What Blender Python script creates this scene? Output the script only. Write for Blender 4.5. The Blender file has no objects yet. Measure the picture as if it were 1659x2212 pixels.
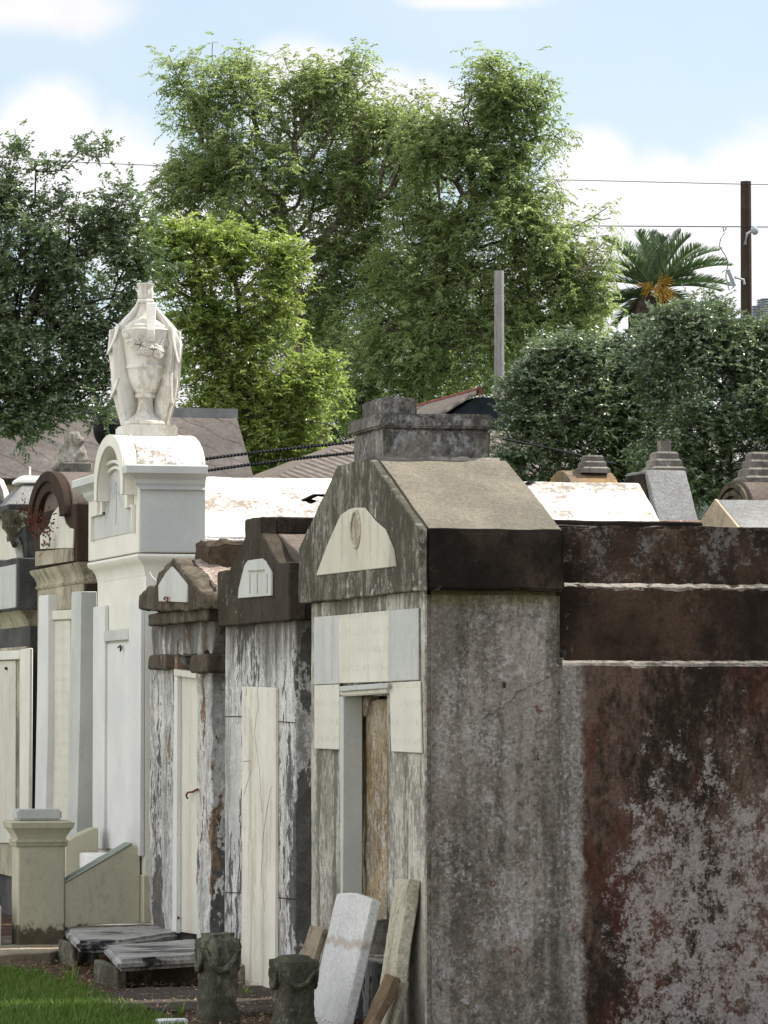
import bpy, bmesh, math, random
import numpy as np
from mathutils import Vector, noise, Matrix, Euler
random.seed(7); rng = np.random.default_rng(11)
sc = bpy.context.scene
col = sc.collection
R = math.radians

# ------------------------------------------------------------------ camera
# world axes: X runs along the tombs' side walls, Y along the row of facades
F_PX = 8887.5; CX, CY = 829.5, 1106.0
YAW = R(14.57); PITCH = math.atan((1527.6 - CY) / F_PX); EYE = 1.6
cam_d = bpy.data.cameras.new('camera'); cam = bpy.data.objects.new('camera', cam_d); col.objects.link(cam)
cam.location = (0, 0, EYE); cam.rotation_euler = (R(90) + PITCH, 0, -YAW)
cam_d.sensor_fit = 'VERTICAL'; cam_d.sensor_height = 36; cam_d.lens = 36 * F_PX / 2212
cam_d.clip_start = 0.5; cam_d.clip_end = 3000
sc.camera = cam
RT = Vector((math.cos(YAW), -math.sin(YAW), 0)); FW = Vector((math.sin(YAW), math.cos(YAW), 0)); UPV = Vector((0, 0, 1))
FP = FW * math.cos(PITCH) + UPV * math.sin(PITCH); UPP = -FW * math.sin(PITCH) + UPV * math.cos(PITCH)
def ray(px, py): return RT * ((px - CX) / F_PX) + FP + UPP * ((CY - py) / F_PX)
EYEV = Vector((0, 0, EYE))
def pX(p, X): d = ray(*p); return EYEV + d * (X / d.x)
def pY(p, Y): d = ray(*p); return EYEV + d * (Y / d.y)
def pZ(p, Z): d = ray(*p); return EYEV + d * ((Z - EYE) / d.z)
def pD(p, D): d = ray(*p); return EYEV + d * (D / d.dot(FW))
def zc(x0, y0, s): return lambda x, y: ((x0 + x / s) / 1.01266, (y0 + y / s) / 1.01266)
zA = zc(0, 880, 2.9625); zB = zc(0, 1400, 2.634); zC = zc(450, 850, 2.0484); zD = zc(420, 1600, 2.860)
zE = zc(1100, 850, 2.860); zG = zc(200, 580, 5.53); zH = zc(1200, 350, 3.456); zK = zc(400, 850, 2.074)
zL = zc(420, 1100, 3.687); zM = zc(640, 1000, 3.16); zN = zc(0, 1900, 3.456); zO = zc(0, 940, 5.531)
zP = zc(180, 940, 5.267); zQ = zc(1200, 980, 3.456); zT = zc(0, 1280, 4.254); zU = zc(0, 1740, 4.879); zV = zc(900, 840, 5.53)

# ------------------------------------------------------------------ light
SUN_EL, SUN_AZ = R(53), R(84)          # azimuth from +Y towards +X
SD = Vector((math.cos(SUN_EL) * math.sin(SUN_AZ), math.cos(SUN_EL) * math.cos(SUN_AZ), math.sin(SUN_EL)))
sl = bpy.data.lights.new('sun', 'SUN'); sl.energy = 4.0; sl.angle = R(0.5); sl.color = (1.0, 0.95, 0.86)
so = bpy.data.objects.new('sun', sl); col.objects.link(so)
so.rotation_euler = SD.to_track_quat('Z', 'Y').to_euler()
sc.view_settings.view_transform = 'Standard'; sc.view_settings.look = 'None'
sc.view_settings.gamma = 1; sc.view_settings.exposure = 1.02

# ------------------------------------------------------------------ node helper
class NT:
    def __init__(s, tree): s.t = tree; s.n = tree.nodes; s.l = tree.links; s._pos = None; s._xyz = None
    def new(s, k, **kw):
        n = s.n.new(k)
        for a, b in kw.items(): setattr(n, a, b)
        return n
    def put(s, sock, v):
        if hasattr(v, 'is_linked') or hasattr(v, 'links'): s.l.new(v, sock)
        else:
            if isinstance(v, (tuple, list)) and len(v) == 3 and sock.type == 'RGBA': v = (*v, 1)
            sock.default_value = v
    def pos(s):
        if s._pos is None: s._pos = s.new('ShaderNodeNewGeometry').outputs['Position']
        return s._pos
    def xyz(s, i):
        if s._xyz is None:
            n = s.new('ShaderNodeSeparateXYZ'); s.put(n.inputs[0], s.pos()); s._xyz = n.outputs
        return s._xyz[i]
    def m(s, op, a, b=0.0, clamp=False):
        n = s.new('ShaderNodeMath', operation=op, use_clamp=clamp); s.put(n.inputs[0], a); s.put(n.inputs[1], b); return n.outputs[0]
    def vscale(s, v, k):
        n = s.new('ShaderNodeVectorMath', operation='MULTIPLY'); s.put(n.inputs[0], v); s.put(n.inputs[1], k); return n.outputs[0]
    def noise(s, sc_, det=6, ro=0.6, st=(1, 1, 1), dist=0.0, off=0.0, vec=None):
        v = s.vscale(vec or s.pos(), st)
        if off:
            n = s.new('ShaderNodeVectorMath', operation='ADD'); s.put(n.inputs[0], v); s.put(n.inputs[1], (off, off * 1.7, off * .6)); v = n.outputs[0]
        n = s.new('ShaderNodeTexNoise'); s.put(n.inputs['Vector'], v)
        n.inputs['Scale'].default_value = sc_; n.inputs['Detail'].default_value = det
        n.inputs['Roughness'].default_value = ro; n.inputs['Distortion'].default_value = dist
        return n.outputs['Fac']
    def th(s, v, lo, hi, a=0.0, b=1.0, smooth=True):
        n = s.new('ShaderNodeMapRange', interpolation_type='SMOOTHSTEP' if smooth else 'LINEAR')
        s.put(n.inputs[0], v); s.put(n.inputs[1], lo); s.put(n.inputs[2], hi); s.put(n.inputs[3], a); s.put(n.inputs[4], b)
        return n.outputs[0]
    def mix(s, f, a, b, mode='MIX'):
        n = s.new('ShaderNodeMix', data_type='RGBA', blend_type=mode); s.put(n.inputs[0], f); s.put(n.inputs[6], a); s.put(n.inputs[7], b); return n.outputs[2]
    def grain(s, c, amt, sc_=60, off=3.0):
        g = s.th(s.noise(sc_, 4, .7, off=off), .3, .7, 1 - amt, 1 + amt, False)
        n = s.new('ShaderNodeVectorMath', operation='SCALE'); s.put(n.inputs[0], c); s.put(n.inputs[3], g); return n.outputs[0]
def newmat(name):
    m = bpy.data.materials.new(name); m.use_nodes = True; t = m.node_tree; t.nodes.clear()
    q = NT(t); o = q.new('ShaderNodeOutputMaterial'); b = q.new('ShaderNodeBsdfPrincipled'); q.l.new(b.outputs[0], o.inputs[0])
    b.inputs['Specular IOR Level'].default_value = .12
    return m, q, b, o
def simple(name, c, rough=.8, var=.2, sc_=12, metal=0, bump=.0, st=(1, 1, 1)):
    m, q, b, o = newmat(name)
    f = q.noise(sc_, 6, .6, st)
    c1 = tuple(x * (1 - var) for x in c); c2 = tuple(min(1, x * (1 + var)) for x in c)
    q.put(b.inputs['Base Color'], q.mix(q.th(f, .3, .7), c1, c2))
    b.inputs['Roughness'].default_value = rough; b.inputs['Metallic'].default_value = metal
    if bump: q_bump(q, b, q.noise(sc_ * 4, 4), bump)
    return m
def q_bump(q, b, h, st, d=.02):
    n = q.new('ShaderNodeBump'); n.inputs['Strength'].default_value = st; n.inputs['Distance'].default_value = d
    q.put(n.inputs['Height'], h); q.put(b.inputs['Normal'], n.outputs[0])
def weathered(name, base, base2, dark=(.035, .03, .024), light=(.5, .48, .45), dk=.5, st=.4, lt=.3, rough=.9, bump=.35, off=0.0, fine=.25, extra=None, stz=.12, sharp=.04):
    """stucco or stone with mildew patches (dk), vertical run stains (st) and pale lichen flecks (lt)"""
    m, q, b, o = newmat(name)
    c = q.mix(q.th(q.noise(2.2, 5, .6, off=off + 9), .35, .65), base, base2)
    mild = q.noise(1.7, 10, .68, (1, 1, .6), dist=.4, off=off + 1)
    run = q.noise(7.5, 7, .62, (1, 1, stz), off=off + 4)
    fl = q.noise(26, 5, .7, (1, 1, .6), off=off + 7)
    v = q.m('ADD', q.m('MULTIPLY', mild, .62), q.m('MULTIPLY', fl, .38))
    lo = .61 - .27 * dk
    c = q.mix(q.m('MULTIPLY', q.th(v, lo - sharp, lo + sharp), min(1, dk * 1.6)), c, dark)
    r2 = q.m('ADD', q.m('MULTIPLY', run, .75), q.m('MULTIPLY', fl, .25))
    c = q.mix(q.m('MULTIPLY', q.th(r2, .64 - .22 * st - .05, .64 - .22 * st + .05), min(.95, st * 1.4)), c, tuple(x * 1.3 for x in dark))
    if lt:
        lv = q.noise(24, 9, .78, (1, 1, .8), off=off + 13)
        big = q.noise(2.6, 4, .6, off=off + 17)
        lm = q.m('ADD', q.m('MULTIPLY', lv, .6), q.m('MULTIPLY', big, .4))
        c = q.mix(q.m('MULTIPLY', q.th(lm, .66 - .16 * lt - .03, .66 - .16 * lt + .04), min(1, .4 + lt * .6)), c, light)
    if extra: c = extra(q, c)
    c = q.grain(c, fine)
    q.put(b.inputs['Base Color'], c); b.inputs['Roughness'].default_value = rough
    if bump: q_bump(q, b, q.m('ADD', q.noise(38, 8, .7, off=off), q.m('MULTIPLY', v, 1.2)), bump)
    return m

# ------------------------------------------------------------------ world: sky with clouds
w = bpy.data.worlds.new('World'); sc.world = w; w.use_nodes = True
q = NT(w.node_tree); w.node_tree.nodes.clear()
wo = q.new('ShaderNodeOutputWorld'); bg = q.new('ShaderNodeBackground'); q.l.new(bg.outputs[0], wo.inputs[0])
sky = q.new('ShaderNodeTexSky'); sky.sky_type = 'NISHITA'; sky.sun_disc = False
sky.sun_elevation = SUN_EL; sky.sun_rotation = SUN_AZ; sky.air_density = 1.0; sky.dust_density = 1.2; sky.ozone_density = 1.0
tc = q.new('ShaderNodeTexCoord').outputs['Generated']
def dot(v, k):
    n = q.new('ShaderNodeVectorMath', operation='DOT_PRODUCT'); q.put(n.inputs[0], v); q.put(n.inputs[1], k); return n.outputs['Value']
# flat coordinates on the northern sky: metres per metre of distance
CEN = Vector((0.25, 0.968, 0)).normalized(); CRT = Vector((CEN.y, -CEN.x, 0))
df = q.m('MAXIMUM', dot(tc, tuple(CEN)), .02)
cu = q.m('DIVIDE', dot(tc, tuple(CRT)), df); cw = q.m('DIVIDE', dot(tc, (0, 0, 1)), df)
cmb = q.new('ShaderNodeCombineXYZ'); q.put(cmb.inputs[0], cu); q.put(cmb.inputs[1], cw); cv = cmb.outputs[0]
n1 = q.noise(24, 9, .58, vec=cv, dist=.35); n2 = q.noise(7, 5, .55, vec=cv, off=5)
def cloud(px, py, rx, ry, amp=1.0):
    d = ray(px, py); u0 = d.dot(CRT) / d.dot(CEN); w0 = d.z / d.dot(CEN)
    a = q.m('MULTIPLY', q.m('SUBTRACT', cu, u0), F_PX / rx); b_ = q.m('MULTIPLY', q.m('SUBTRACT', cw, w0), F_PX / ry)
    r = q.m('SQRT', q.m('ADD', q.m('MULTIPLY', a, a), q.m('MULTIPLY', b_, b_)))
    return q.m('MULTIPLY', q.m('SUBTRACT', 1.0, r), amp)
cl = None
for a in [(650, 210, 170, 140), (800, 240, 210, 110), (920, 260, 150, 120), (90, 330, 150, 180), (230, 420, 200, 180), (500, 520, 420, 150),
          (1270, 420, 130, 150), (1480, 480, 330, 160), (1700, 420, 230, 230), (1400, 600, 500, 170), (1000, 5, 190, 25, .6), (120, 20, 300, 70, .55), (800, 900, 1500, 260)]:
    k = cloud(*a); cl = k if cl is None else q.m('MAXIMUM', cl, k)
cl = q.m('ADD', cl, q.m('MULTIPLY', q.m('SUBTRACT', n1, .5), 1.15))
back = q.th(dot(tc, (-.97, -.1, .22)), .15, .65)      # unseen bright cloud bank, added to fill the shaded facades with light
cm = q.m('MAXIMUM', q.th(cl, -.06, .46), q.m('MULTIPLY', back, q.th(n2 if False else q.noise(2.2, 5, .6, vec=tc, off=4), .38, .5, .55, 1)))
veil = q.th(n2, .35, .75, .42, .75)          # thin high haze
shade = q.th(q.noise(9, 6, .6, vec=cv, off=2), .42, .66, 1.0, .84)
skyc = q.mix(veil, sky.outputs[0], (4.9, 5.5, 5.8))
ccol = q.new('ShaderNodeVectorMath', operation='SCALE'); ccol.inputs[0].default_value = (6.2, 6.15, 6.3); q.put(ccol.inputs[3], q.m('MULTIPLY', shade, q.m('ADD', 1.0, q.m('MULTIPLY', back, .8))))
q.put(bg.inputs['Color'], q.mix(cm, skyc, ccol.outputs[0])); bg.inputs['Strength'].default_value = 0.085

# ------------------------------------------------------------------ object helpers
ORG = {}
def tag(o, label, cat, group=None, kind=None):
    if label: o['label'] = label
    if cat: o['category'] = cat
    if group: o['group'] = group
    if kind: o['kind'] = kind
    return o
def thing(name, label, cat, loc=(0, 0, 0), group=None):
    o = bpy.data.objects.new(name, None); col.objects.link(o); o.location = loc; o.empty_display_size = .2
    ORG[o.name] = Vector(loc); return tag(o, label, cat, group)
def link(name, me, mat, parent=None, label=None):
    o = bpy.data.objects.new(name, me); col.objects.link(o)
    if mat: me.materials.append(mat)
    if parent:
        org = ORG[parent.name]; me.transform(Matrix.Translation(-org)); o.parent = parent; ORG[o.name] = org
    else: ORG[o.name] = Vector((0, 0, 0))
    if label: o['label'] = label
    return o
def rebase(o, loc):
    loc = Vector(loc); o.data.transform(Matrix.Translation(-loc)); o.location = loc; ORG[o.name] = loc; return o
def finish(bm, bev=0.0, seg=1, size=0, amp=0, freq=6.0):
    bmesh.ops.remove_doubles(bm, verts=bm.verts, dist=1e-5)
    bmesh.ops.recalc_face_normals(bm, faces=bm.faces)
    if bev: bmesh.ops.bevel(bm, geom=[e for e in bm.edges if e.calc_face_angle(0) > .35], offset=bev, segments=seg, affect='EDGES', clamp_overlap=True)
    if size:
        for _ in range(7):
            bmesh.ops.triangulate(bm, faces=[f for f in bm.faces if len(f.verts) > 3])
            es = [e for e in bm.edges if e.calc_length() > size]
            if not es: break
            bmesh.ops.subdivide_edges(bm, edges=es, cuts=1)
        bmesh.ops.triangulate(bm, faces=[f for f in bm.faces if len(f.verts) > 3])
        for v in bm.verts:
            c = v.co; v.co = c + noise.noise_vector(c * freq) * amp + noise.noise_vector(c * freq * 4.3 + Vector((5, 2, 9))) * amp * .45
def part(name, bm, mat, parent=None, label=None, bev=0.0, seg=1, size=0, amp=0, freq=6.0, ang=38):
    finish(bm, bev, seg, size, amp, freq)
    me = bpy.data.meshes.new(name); bm.to_mesh(me); bm.free()
    me.shade_smooth(); me.set_sharp_from_angle(angle=R(ang))
    return link(name, me, mat, parent, label)
def add_prism(bm, pts, axis, a, b):
    """polygon (u,v) swept along an axis: 'X' takes (y,z), 'Y' takes (x,z), 'Z' takes (x,y)"""
    def mk(u, v, t): return {'X': (t, u, v), 'Y': (u, t, v), 'Z': (u, v, t)}[axis]
    A = [bm.verts.new(mk(u, v, a)) for u, v in pts]; B = [bm.verts.new(mk(u, v, b)) for u, v in pts]
    n = len(pts); fs = [bm.faces.new(A), bm.faces.new(B[::-1])]
    for i in range(n): fs.append(bm.faces.new((A[i], B[i], B[(i + 1) % n], A[(i + 1) % n])))
    return bm
def prism(pts, axis, a, b): return add_prism(bmesh.new(), pts, axis, a, b)
def add_box(bm, x0, x1, y0, y1, z0, z1): return add_prism(bm, [(x0, y0), (x1, y0), (x1, y1), (x0, y1)], 'Z', z0, z1)
def box(*a): return add_box(bmesh.new(), *a)
def fx(X, pts): return [(lambda v: (v.y, v.z))(pX(p, X)) for p in pts]
def fy(Y, pts): return [(lambda v: (v.x, v.z))(pY(p, Y)) for p in pts]
def fz(Z, pts): return [(lambda v: (v.x, v.y))(pZ(p, Z)) for p in pts]
def add_lathe(bm, prof, c, n=32, fn=None):
    rings = []
    for r, z in prof:
        ring = []
        for i in range(n):
            a = 2 * math.pi * i / n; rr = fn(r, z, a) if fn else r
            ring.append(bm.verts.new((c[0] + rr * math.cos(a), c[1] + rr * math.sin(a), c[2] + z)))
        rings.append(ring)
    for A, B in zip(rings, rings[1:]):
        for i in range(n): bm.faces.new((A[i], A[(i + 1) % n], B[(i + 1) % n], B[i]))
    bm.faces.new(rings[0][::-1]); bm.faces.new(rings[-1]); return bm
def lathe(*a, **k): return add_lathe(bmesh.new(), *a, **k)
def add_tube(bm, pts, rad, n=6):
    pts = [Vector(p) for p in pts]; rings = []
    for i, p in enumerate(pts):
        t = (pts[min(i + 1, len(pts) - 1)] - pts[max(i - 1, 0)])
        t = t.normalized() if t.length > 1e-9 else Vector((0, 0, 1))
        u = t.cross(Vector((0, 0, 1)) if abs(t.z) < .9 else Vector((1, 0, 0))).normalized(); v = t.cross(u)
        r = rad[i] if isinstance(rad, (list, tuple)) else rad
        rings.append([bm.verts.new(p + u * r * math.cos(2 * math.pi * k / n) + v * r * math.sin(2 * math.pi * k / n)) for k in range(n)])
    for A, B in zip(rings, rings[1:]):
        for i in range(n): bm.faces.new((A[i], A[(i + 1) % n], B[(i + 1) % n], B[i]))
    bm.faces.new(rings[0][::-1]); bm.faces.new(rings[-1]); return bm
def tube(*a, **k): return add_tube(bmesh.new(), *a, **k)
def add_ball(bm, c, r, sub=2, rot=None):
    M = Matrix.Translation(c) @ (rot or Matrix.Identity(4)) @ Matrix.Diagonal((*((r, r, r) if isinstance(r, (int, float)) else r), 1))
    bmesh.ops.create_icosphere(bm, subdivisions=sub, radius=1, matrix=M); return bm
def npmesh(name, V, Fq, tint=None):
    me = bpy.data.meshes.new(name); nv, nf, k = len(V), len(Fq), Fq.shape[1]
    me.vertices.add(nv); me.vertices.foreach_set('co', V.astype(np.float32).ravel())
    me.loops.add(nf * k); me.loops.foreach_set('vertex_index', Fq.astype(np.int32).ravel())
    me.polygons.add(nf); me.polygons.foreach_set('loop_start', np.arange(0, nf * k, k, dtype=np.int32))
    if tint is not None:
        a = me.attributes.new('tint', 'FLOAT', 'FACE'); a.data.foreach_set('value', tint.astype(np.float32))
    me.update(calc_edges=True); me.validate(); return me

# ------------------------------------------------------------------ materials
def side_extra(q, c):
    X, Z = q.xyz(0), q.xyz(2)
    wob = q.m('SUBTRACT', q.noise(9, 8, .7), .5); big = q.m('SUBTRACT', q.noise(2.4, 6, .6, off=21), .5)
    # scattered patches of exposed red brick on the grey half
    spk = q.m('ADD', q.m('MULTIPLY', q.noise(60, 5, .8, off=51), .6), q.m('MULTIPLY', q.noise(5, 5, .6, (1, 1, .6), off=52), .4))
    c = q.mix(q.m('MULTIPLY', q.th(spk, .535, .575), .75), c, (.40, .385, .37))
    drk = q.m('ADD', q.m('MULTIPLY', q.noise(45, 5, .8, off=55), .5), q.m('MULTIPLY', q.noise(4, 5, .6, (1, 1, .25), off=56), .5))
    c = q.mix(q.m('MULTIPLY', q.th(drk, .52, .57), .6), c, (.06, .055, .045))
    stk = q.th(q.m('ADD', q.m('MULTIPLY', q.noise(14, 5, .6, (1, 1, .07), off=91), .7), q.m('MULTIPLY', q.noise(50, 4, .7, off=92), .3)), .50, .57)
    c = q.mix(q.m('MULTIPLY', stk, .38), c, (.36, .345, .31)); 
    stk2 = q.th(q.m('ADD', q.m('MULTIPLY', q.noise(6, 5, .6, (1, 1, .12), off=95), .7), q.m('MULTIPLY', q.noise(40, 4, .7, off=96), .3)), .50, .56)
    c = q.mix(q.m('MULTIPLY', stk2, .5), c, (.085, .08, .06))
    red = q.m('MULTIPLY', q.th(q.noise(6.5, 6, .7, off=31), .625, .68), q.th(q.noise(30, 4, .7, off=12), .42, .5))
    c = q.mix(q.m('MULTIPLY', red, .8), c, (.13, .035, .025))
    # darker olive line just under the eave
    c = q.mix(q.m('MULTIPLY', q.th(q.m('ADD', Z, q.m('MULTIPLY', wob, .12)), 2.06, 2.16), .75), c, (.10, .085, .02))
    xb = q.m('ADD', X, q.m('MULTIPLY', wob, .15))
    brown = q.th(xb, 5.995, 6.045)
    bc = q.mix(q.th(q.m('ADD', q.m('MULTIPLY', q.noise(3, 7, .7, (1, 1, .4), off=8), .6), q.m('MULTIPLY', q.noise(30, 6, .8, (1, 1, .6), off=8), .4)), .42, .58), (.026, .019, .013), (.13, .088, .066))
    bc = q.mix(q.m('MULTIPLY', q.th(q.noise(4, 6, .7, (1, 1, .5), off=88), .5, .62), .6), bc, (.085, .030, .020))
    fine = q.noise(70, 6, .85, off=2)
    mid = q.noise(11, 8, .75, (1, 1, .75), off=44)
    zed = q.m('ADD', Z, q.m('MULTIPLY', big, 1.1))
    low = q.th(zed, 1.85, .75)                      # how bleached, more towards the ground and right
    rightw = q.th(q.m('ADD', X, q.m('MULTIPLY', big, .7)), 6.04, 6.34)
    amt = q.m('MULTIPLY', low, rightw)
    lv = q.m('ADD', q.m('MULTIPLY', mid, .55), q.m('MULTIPLY', fine, .45))
    thr = q.th(amt, 0, 1, .615, .47, False)
    wm = q.th(q.m('SUBTRACT', lv, thr), -.01, .045)
    bc = q.mix(q.m('MULTIPLY', wm, .85), bc, q.mix(q.noise(4, 3, off=3), (.26, .22, .19), (.43, .41, .385)))
    c = q.mix(brown, c, bc)
    # thin lichen rim along the edge of the stain
    rim = q.m('MULTIPLY', q.th(xb, 5.93, 5.99), q.m('SUBTRACT', 1.0, brown))
    c = q.mix(q.m('MULTIPLY', rim, q.th(fine, .50, .6)), c, (.34, .325, .31))
    return c
M = {}
M['side'] = weathered('mottled_grey_stucco', (.30, .267, .215), (.19, .167, .132), dark=(.05, .045, .038), light=(.44, .42, .41), dk=.36, st=.34, lt=.62, bump=.6, extra=side_extra, fine=.35)
M['front'] = weathered('streaked_grey_stucco', (.24, .23, .19), (.15, .145, .115), dark=(.045, .042, .03), light=(.5, .49, .45), dk=.48, st=.6, lt=.5, bump=.5, off=3, stz=.2)
M['frontlow'] = weathered('streaked_pale_stucco', (.50, .48, .42), (.34, .33, .27), dark=(.09, .088, .07), light=(.62, .6, .56), dk=.36, st=.62, lt=.35, bump=.3, off=5, stz=.07)
M['beam'] = weathered('black_mildewed_stucco', (.016, .012, .009), (.062, .046, .032), dark=(.012, .010, .008), light=(.24, .225, .20), dk=.4, st=.25, lt=.3, bump=.6, off=7.7)
M['band'] = weathered('brown_black_stucco', (.018, .013, .009), (.075, .048, .032), dark=(.018, .013, .01), light=(.24, .225, .21), dk=.38, st=.3, lt=.4, bump=.6, off=8.3,
    extra=lambda q, c: q.mix(q.m('MULTIPLY', q.m('MULTIPLY', q.th(q.m('ADD', q.m('MULTIPLY', q.noise(5, 7, .7, (1, 1, .6), off=3), .6), q.m('MULTIPLY', q.noise(40, 5, .8, off=1), .4)), .515, .58), q.th(q.xyz(2), 2.15, 2.25)), .6), c, (.22, .21, .20)))
M['roof'] = weathered('tan_grey_cement_roof', (.20, .178, .138), (.145, .13, .103), dark=(.10, .09, .07), light=(.42, .39, .34), dk=.22, st=.1, lt=.3, bump=.6, off=11, fine=.3)
M['cap'] = weathered('grey_mildewed_cement', (.18, .17, .145), (.11, .103, .09), dark=(.028, .025, .022), light=(.30, .30, .31), dk=.42, st=.4, lt=.55, bump=.5, off=14)
M['mortar'] = weathered('pale_mortar_and_lit_edge', (.31, .28, .24), (.20, .18, .155), dk=.32, st=.1, lt=.3, off=2)  # mortar on the ridge fillet, painted sunlit edge on the ledges
def faint_rows(q, c):
    r = q.m('ABSOLUTE', q.m('SINE', q.m('MULTIPLY', q.xyz(2), 34)))
    f = q.m('MULTIPLY', q.th(r, .75, .95), q.th(q.noise(26, 3, .6, (1, 2.4, .8), off=60), .5, .62))
    return q.mix(q.m('MULTIPLY', f, .38), c, (.30, .29, .23))
M['cream'] = weathered('cream_marble', (.60, .585, .50), (.53, .515, .44), dark=(.34, .31, .24), light=(.74, .73, .68), dk=.17, st=.34, lt=.15, rough=.6, bump=.06, off=17, fine=.05, stz=.06)
M['creamtext'] = weathered('worn_inscribed_marble', (.60, .59, .51), (.54, .525, .45), dark=(.4, .38, .3), light=(.74, .73, .68), dk=.17, st=.34, lt=.15, rough=.6, bump=.06, off=18, fine=.05, stz=.06, extra=faint_rows)
M['greym'] = weathered('grey_veined_marble', (.42, .435, .41), (.49, .495, .465), dark=(.27, .27, .24), light=(.62, .63, .62), dk=.14, st=.28, lt=.2, rough=.6, bump=.06, off=20, fine=.06, stz=.05)
M['white'] = weathered('white_marble', (.74, .73, .69), (.66, .66, .64), dark=(.36, .33, .27), light=(.8, .79, .77), dk=.13, st=.17, lt=.2, rough=.55, bump=.1, off=23, fine=.05, stz=.3)
M['urn'] = weathered('carved_white_marble', (.70, .68, .63), (.60, .575, .51), dark=(.30, .25, .18), light=(.74, .73, .70), dk=.3, st=.28, lt=.2, rough=.55, bump=.1, off=25, fine=.05, stz=.3)
M['plaque'] = weathered('stained_cream_plaque', (.52, .50, .41), (.45, .43, .35), dark=(.16, .15, .11), light=(.62, .6, .54), dk=.14, st=.3, lt=.15, rough=.7, bump=.08, off=16, fine=.06, stz=.12,
    extra=lambda q, c: q.mix(q.m('MULTIPLY', q.th(q.m('ADD', q.xyz(1), q.m('MULTIPLY', q.noise(8, 5, .6, (1, 1, .3)), .3)), 19.98, 19.82), .65), c, (.17, .16, .12)))
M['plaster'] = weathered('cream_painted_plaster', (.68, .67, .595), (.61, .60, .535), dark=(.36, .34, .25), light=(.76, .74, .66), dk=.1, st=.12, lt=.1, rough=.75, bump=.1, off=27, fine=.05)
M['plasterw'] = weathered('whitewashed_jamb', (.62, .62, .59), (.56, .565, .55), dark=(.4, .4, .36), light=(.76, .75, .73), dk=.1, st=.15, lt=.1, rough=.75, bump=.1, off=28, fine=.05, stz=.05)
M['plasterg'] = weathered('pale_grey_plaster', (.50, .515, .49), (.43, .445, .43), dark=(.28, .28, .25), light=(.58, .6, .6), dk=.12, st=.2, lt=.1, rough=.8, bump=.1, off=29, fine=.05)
M['wroof'] = weathered('whitewashed_roof', (.80, .77, .73), (.74, .70, .64), dark=(.24, .19, .15), light=(.85, .83, .8), dk=.2, st=.05, lt=.3, rough=.85, bump=.25, off=31, fine=.1, sharp=.09,
    extra=lambda q, c: q.mix(q.m('MULTIPLY', q.th(q.m('ADD', q.m('MULTIPLY', q.noise(2.6, 6, .65, (1, 1.4, 1.4), off=5.5), .55), q.m('MULTIPLY', q.noise(30, 6, .8, off=6), .45)), .475, .58), .8), c, (.15, .11, .08)))
M['brown'] = weathered('dark_brown_stucco', (.050, .032, .022), (.036, .024, .018), dark=(.02, .014, .01), light=(.2, .18, .15), dk=.3, st=.3, lt=.1, bump=.3, off=34)
M['brownroof'] = weathered('brown_grey_vault', (.16, .13, .11), (.11, .09, .075), dark=(.05, .04, .03), light=(.3, .27, .24), dk=.25, st=.1, lt=.3, bump=.5, off=35)
M['stain'] = weathered('stained_cream_moulding', (.42, .39, .29), (.30, .27, .20), dark=(.06, .05, .035), light=(.5, .47, .38), dk=.28, st=.36, lt=.1, bump=.15, off=37, stz=.35)
M['greywall'] = weathered('dark_grey_stucco', (.095, .095, .09), (.06, .06, .058), dark=(.03, .028, .025), light=(.26, .26, .27), dk=.3, st=.3, lt=.3, bump=.3, off=38)
def peel(name, off, w=.5, tan=0.0):
    def ex(q, c):
        n = q.m('ADD', q.m('MULTIPLY', q.noise(2.6, 7, .62, (1, 1, .26), dist=.3, off=off), .7), q.m('MULTIPLY', q.noise(22, 5, .7, (1, 1, .5), off=off + 2), .3))
        k = q.th(n, w - .012, w + .012)
        c = q.mix(k, c, q.mix(q.th(q.noise(14, 4, off=off), .4, .6), (.085, .085, .08), (.115, .115, .108)))
        rimm = q.m('MULTIPLY', q.th(n, w - .035, w - .012), q.m('SUBTRACT', 1.0, k))
        c = q.mix(q.m('MULTIPLY', rimm, .5), c, (.72, .71, .69))
        if tan:
            t = q.m('ADD', q.m('MULTIPLY', q.noise(4, 6, .6, (1, 1, .25), dist=.4, off=off + 6), .75), q.m('MULTIPLY', q.noise(25, 4, .7, off=off), .25))
            kt = q.th(t, .62 - tan * .12, .64 - tan * .12)
            c = q.mix(kt, c, q.mix(q.th(q.noise(10, 6, .7, off=off + 3), .35, .65), (.085, .05, .025), (.24, .175, .12)))
        # dark streaks hanging down from under the cornice
        top = q.th(q.m('ADD', q.xyz(2), q.m('MULTIPLY', q.noise(9, 4, .6, (1, 1, .1), off=off), .9)), 2.20, 2.55)
        return q.mix(q.m('MULTIPLY', top, .8), c, (.055, .048, .035))
    return weathered(name, (.56, .55, .52), (.40, .40, .38), dark=(.15, .15, .14), light=(.66, .65, .62), dk=.34, st=.5, lt=.4, bump=.35, off=off, extra=ex, stz=.09)
M['peel'] = peel('peeling_whitewash', 41, .525)
M['ruin'] = peel('crumbling_stucco_over_brick', 45, .545, .6)
M['peds'] = weathered('brown_streaked_cornice', (.13, .11, .08), (.09, .075, .055), dark=(.04, .032, .022), light=(.34, .31, .25), dk=.35, st=.55, lt=.25, bump=.5, off=46)
M['peddark'] = weathered('near_black_cornice', (.060, .050, .034), (.045, .037, .027), dark=(.022, .018, .013), light=(.42, .42, .38), dk=.3, st=.4, lt=.28, bump=.45, off=48, stz=.3)
M['sidegrey'] = weathered('grey_side_wall', (.20, .21, .20), (.15, .16, .155), dark=(.022, .02, .02), light=(.36, .37, .37), dk=.55, st=.2, lt=.3, bump=.5, off=50, sharp=.02)
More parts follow.
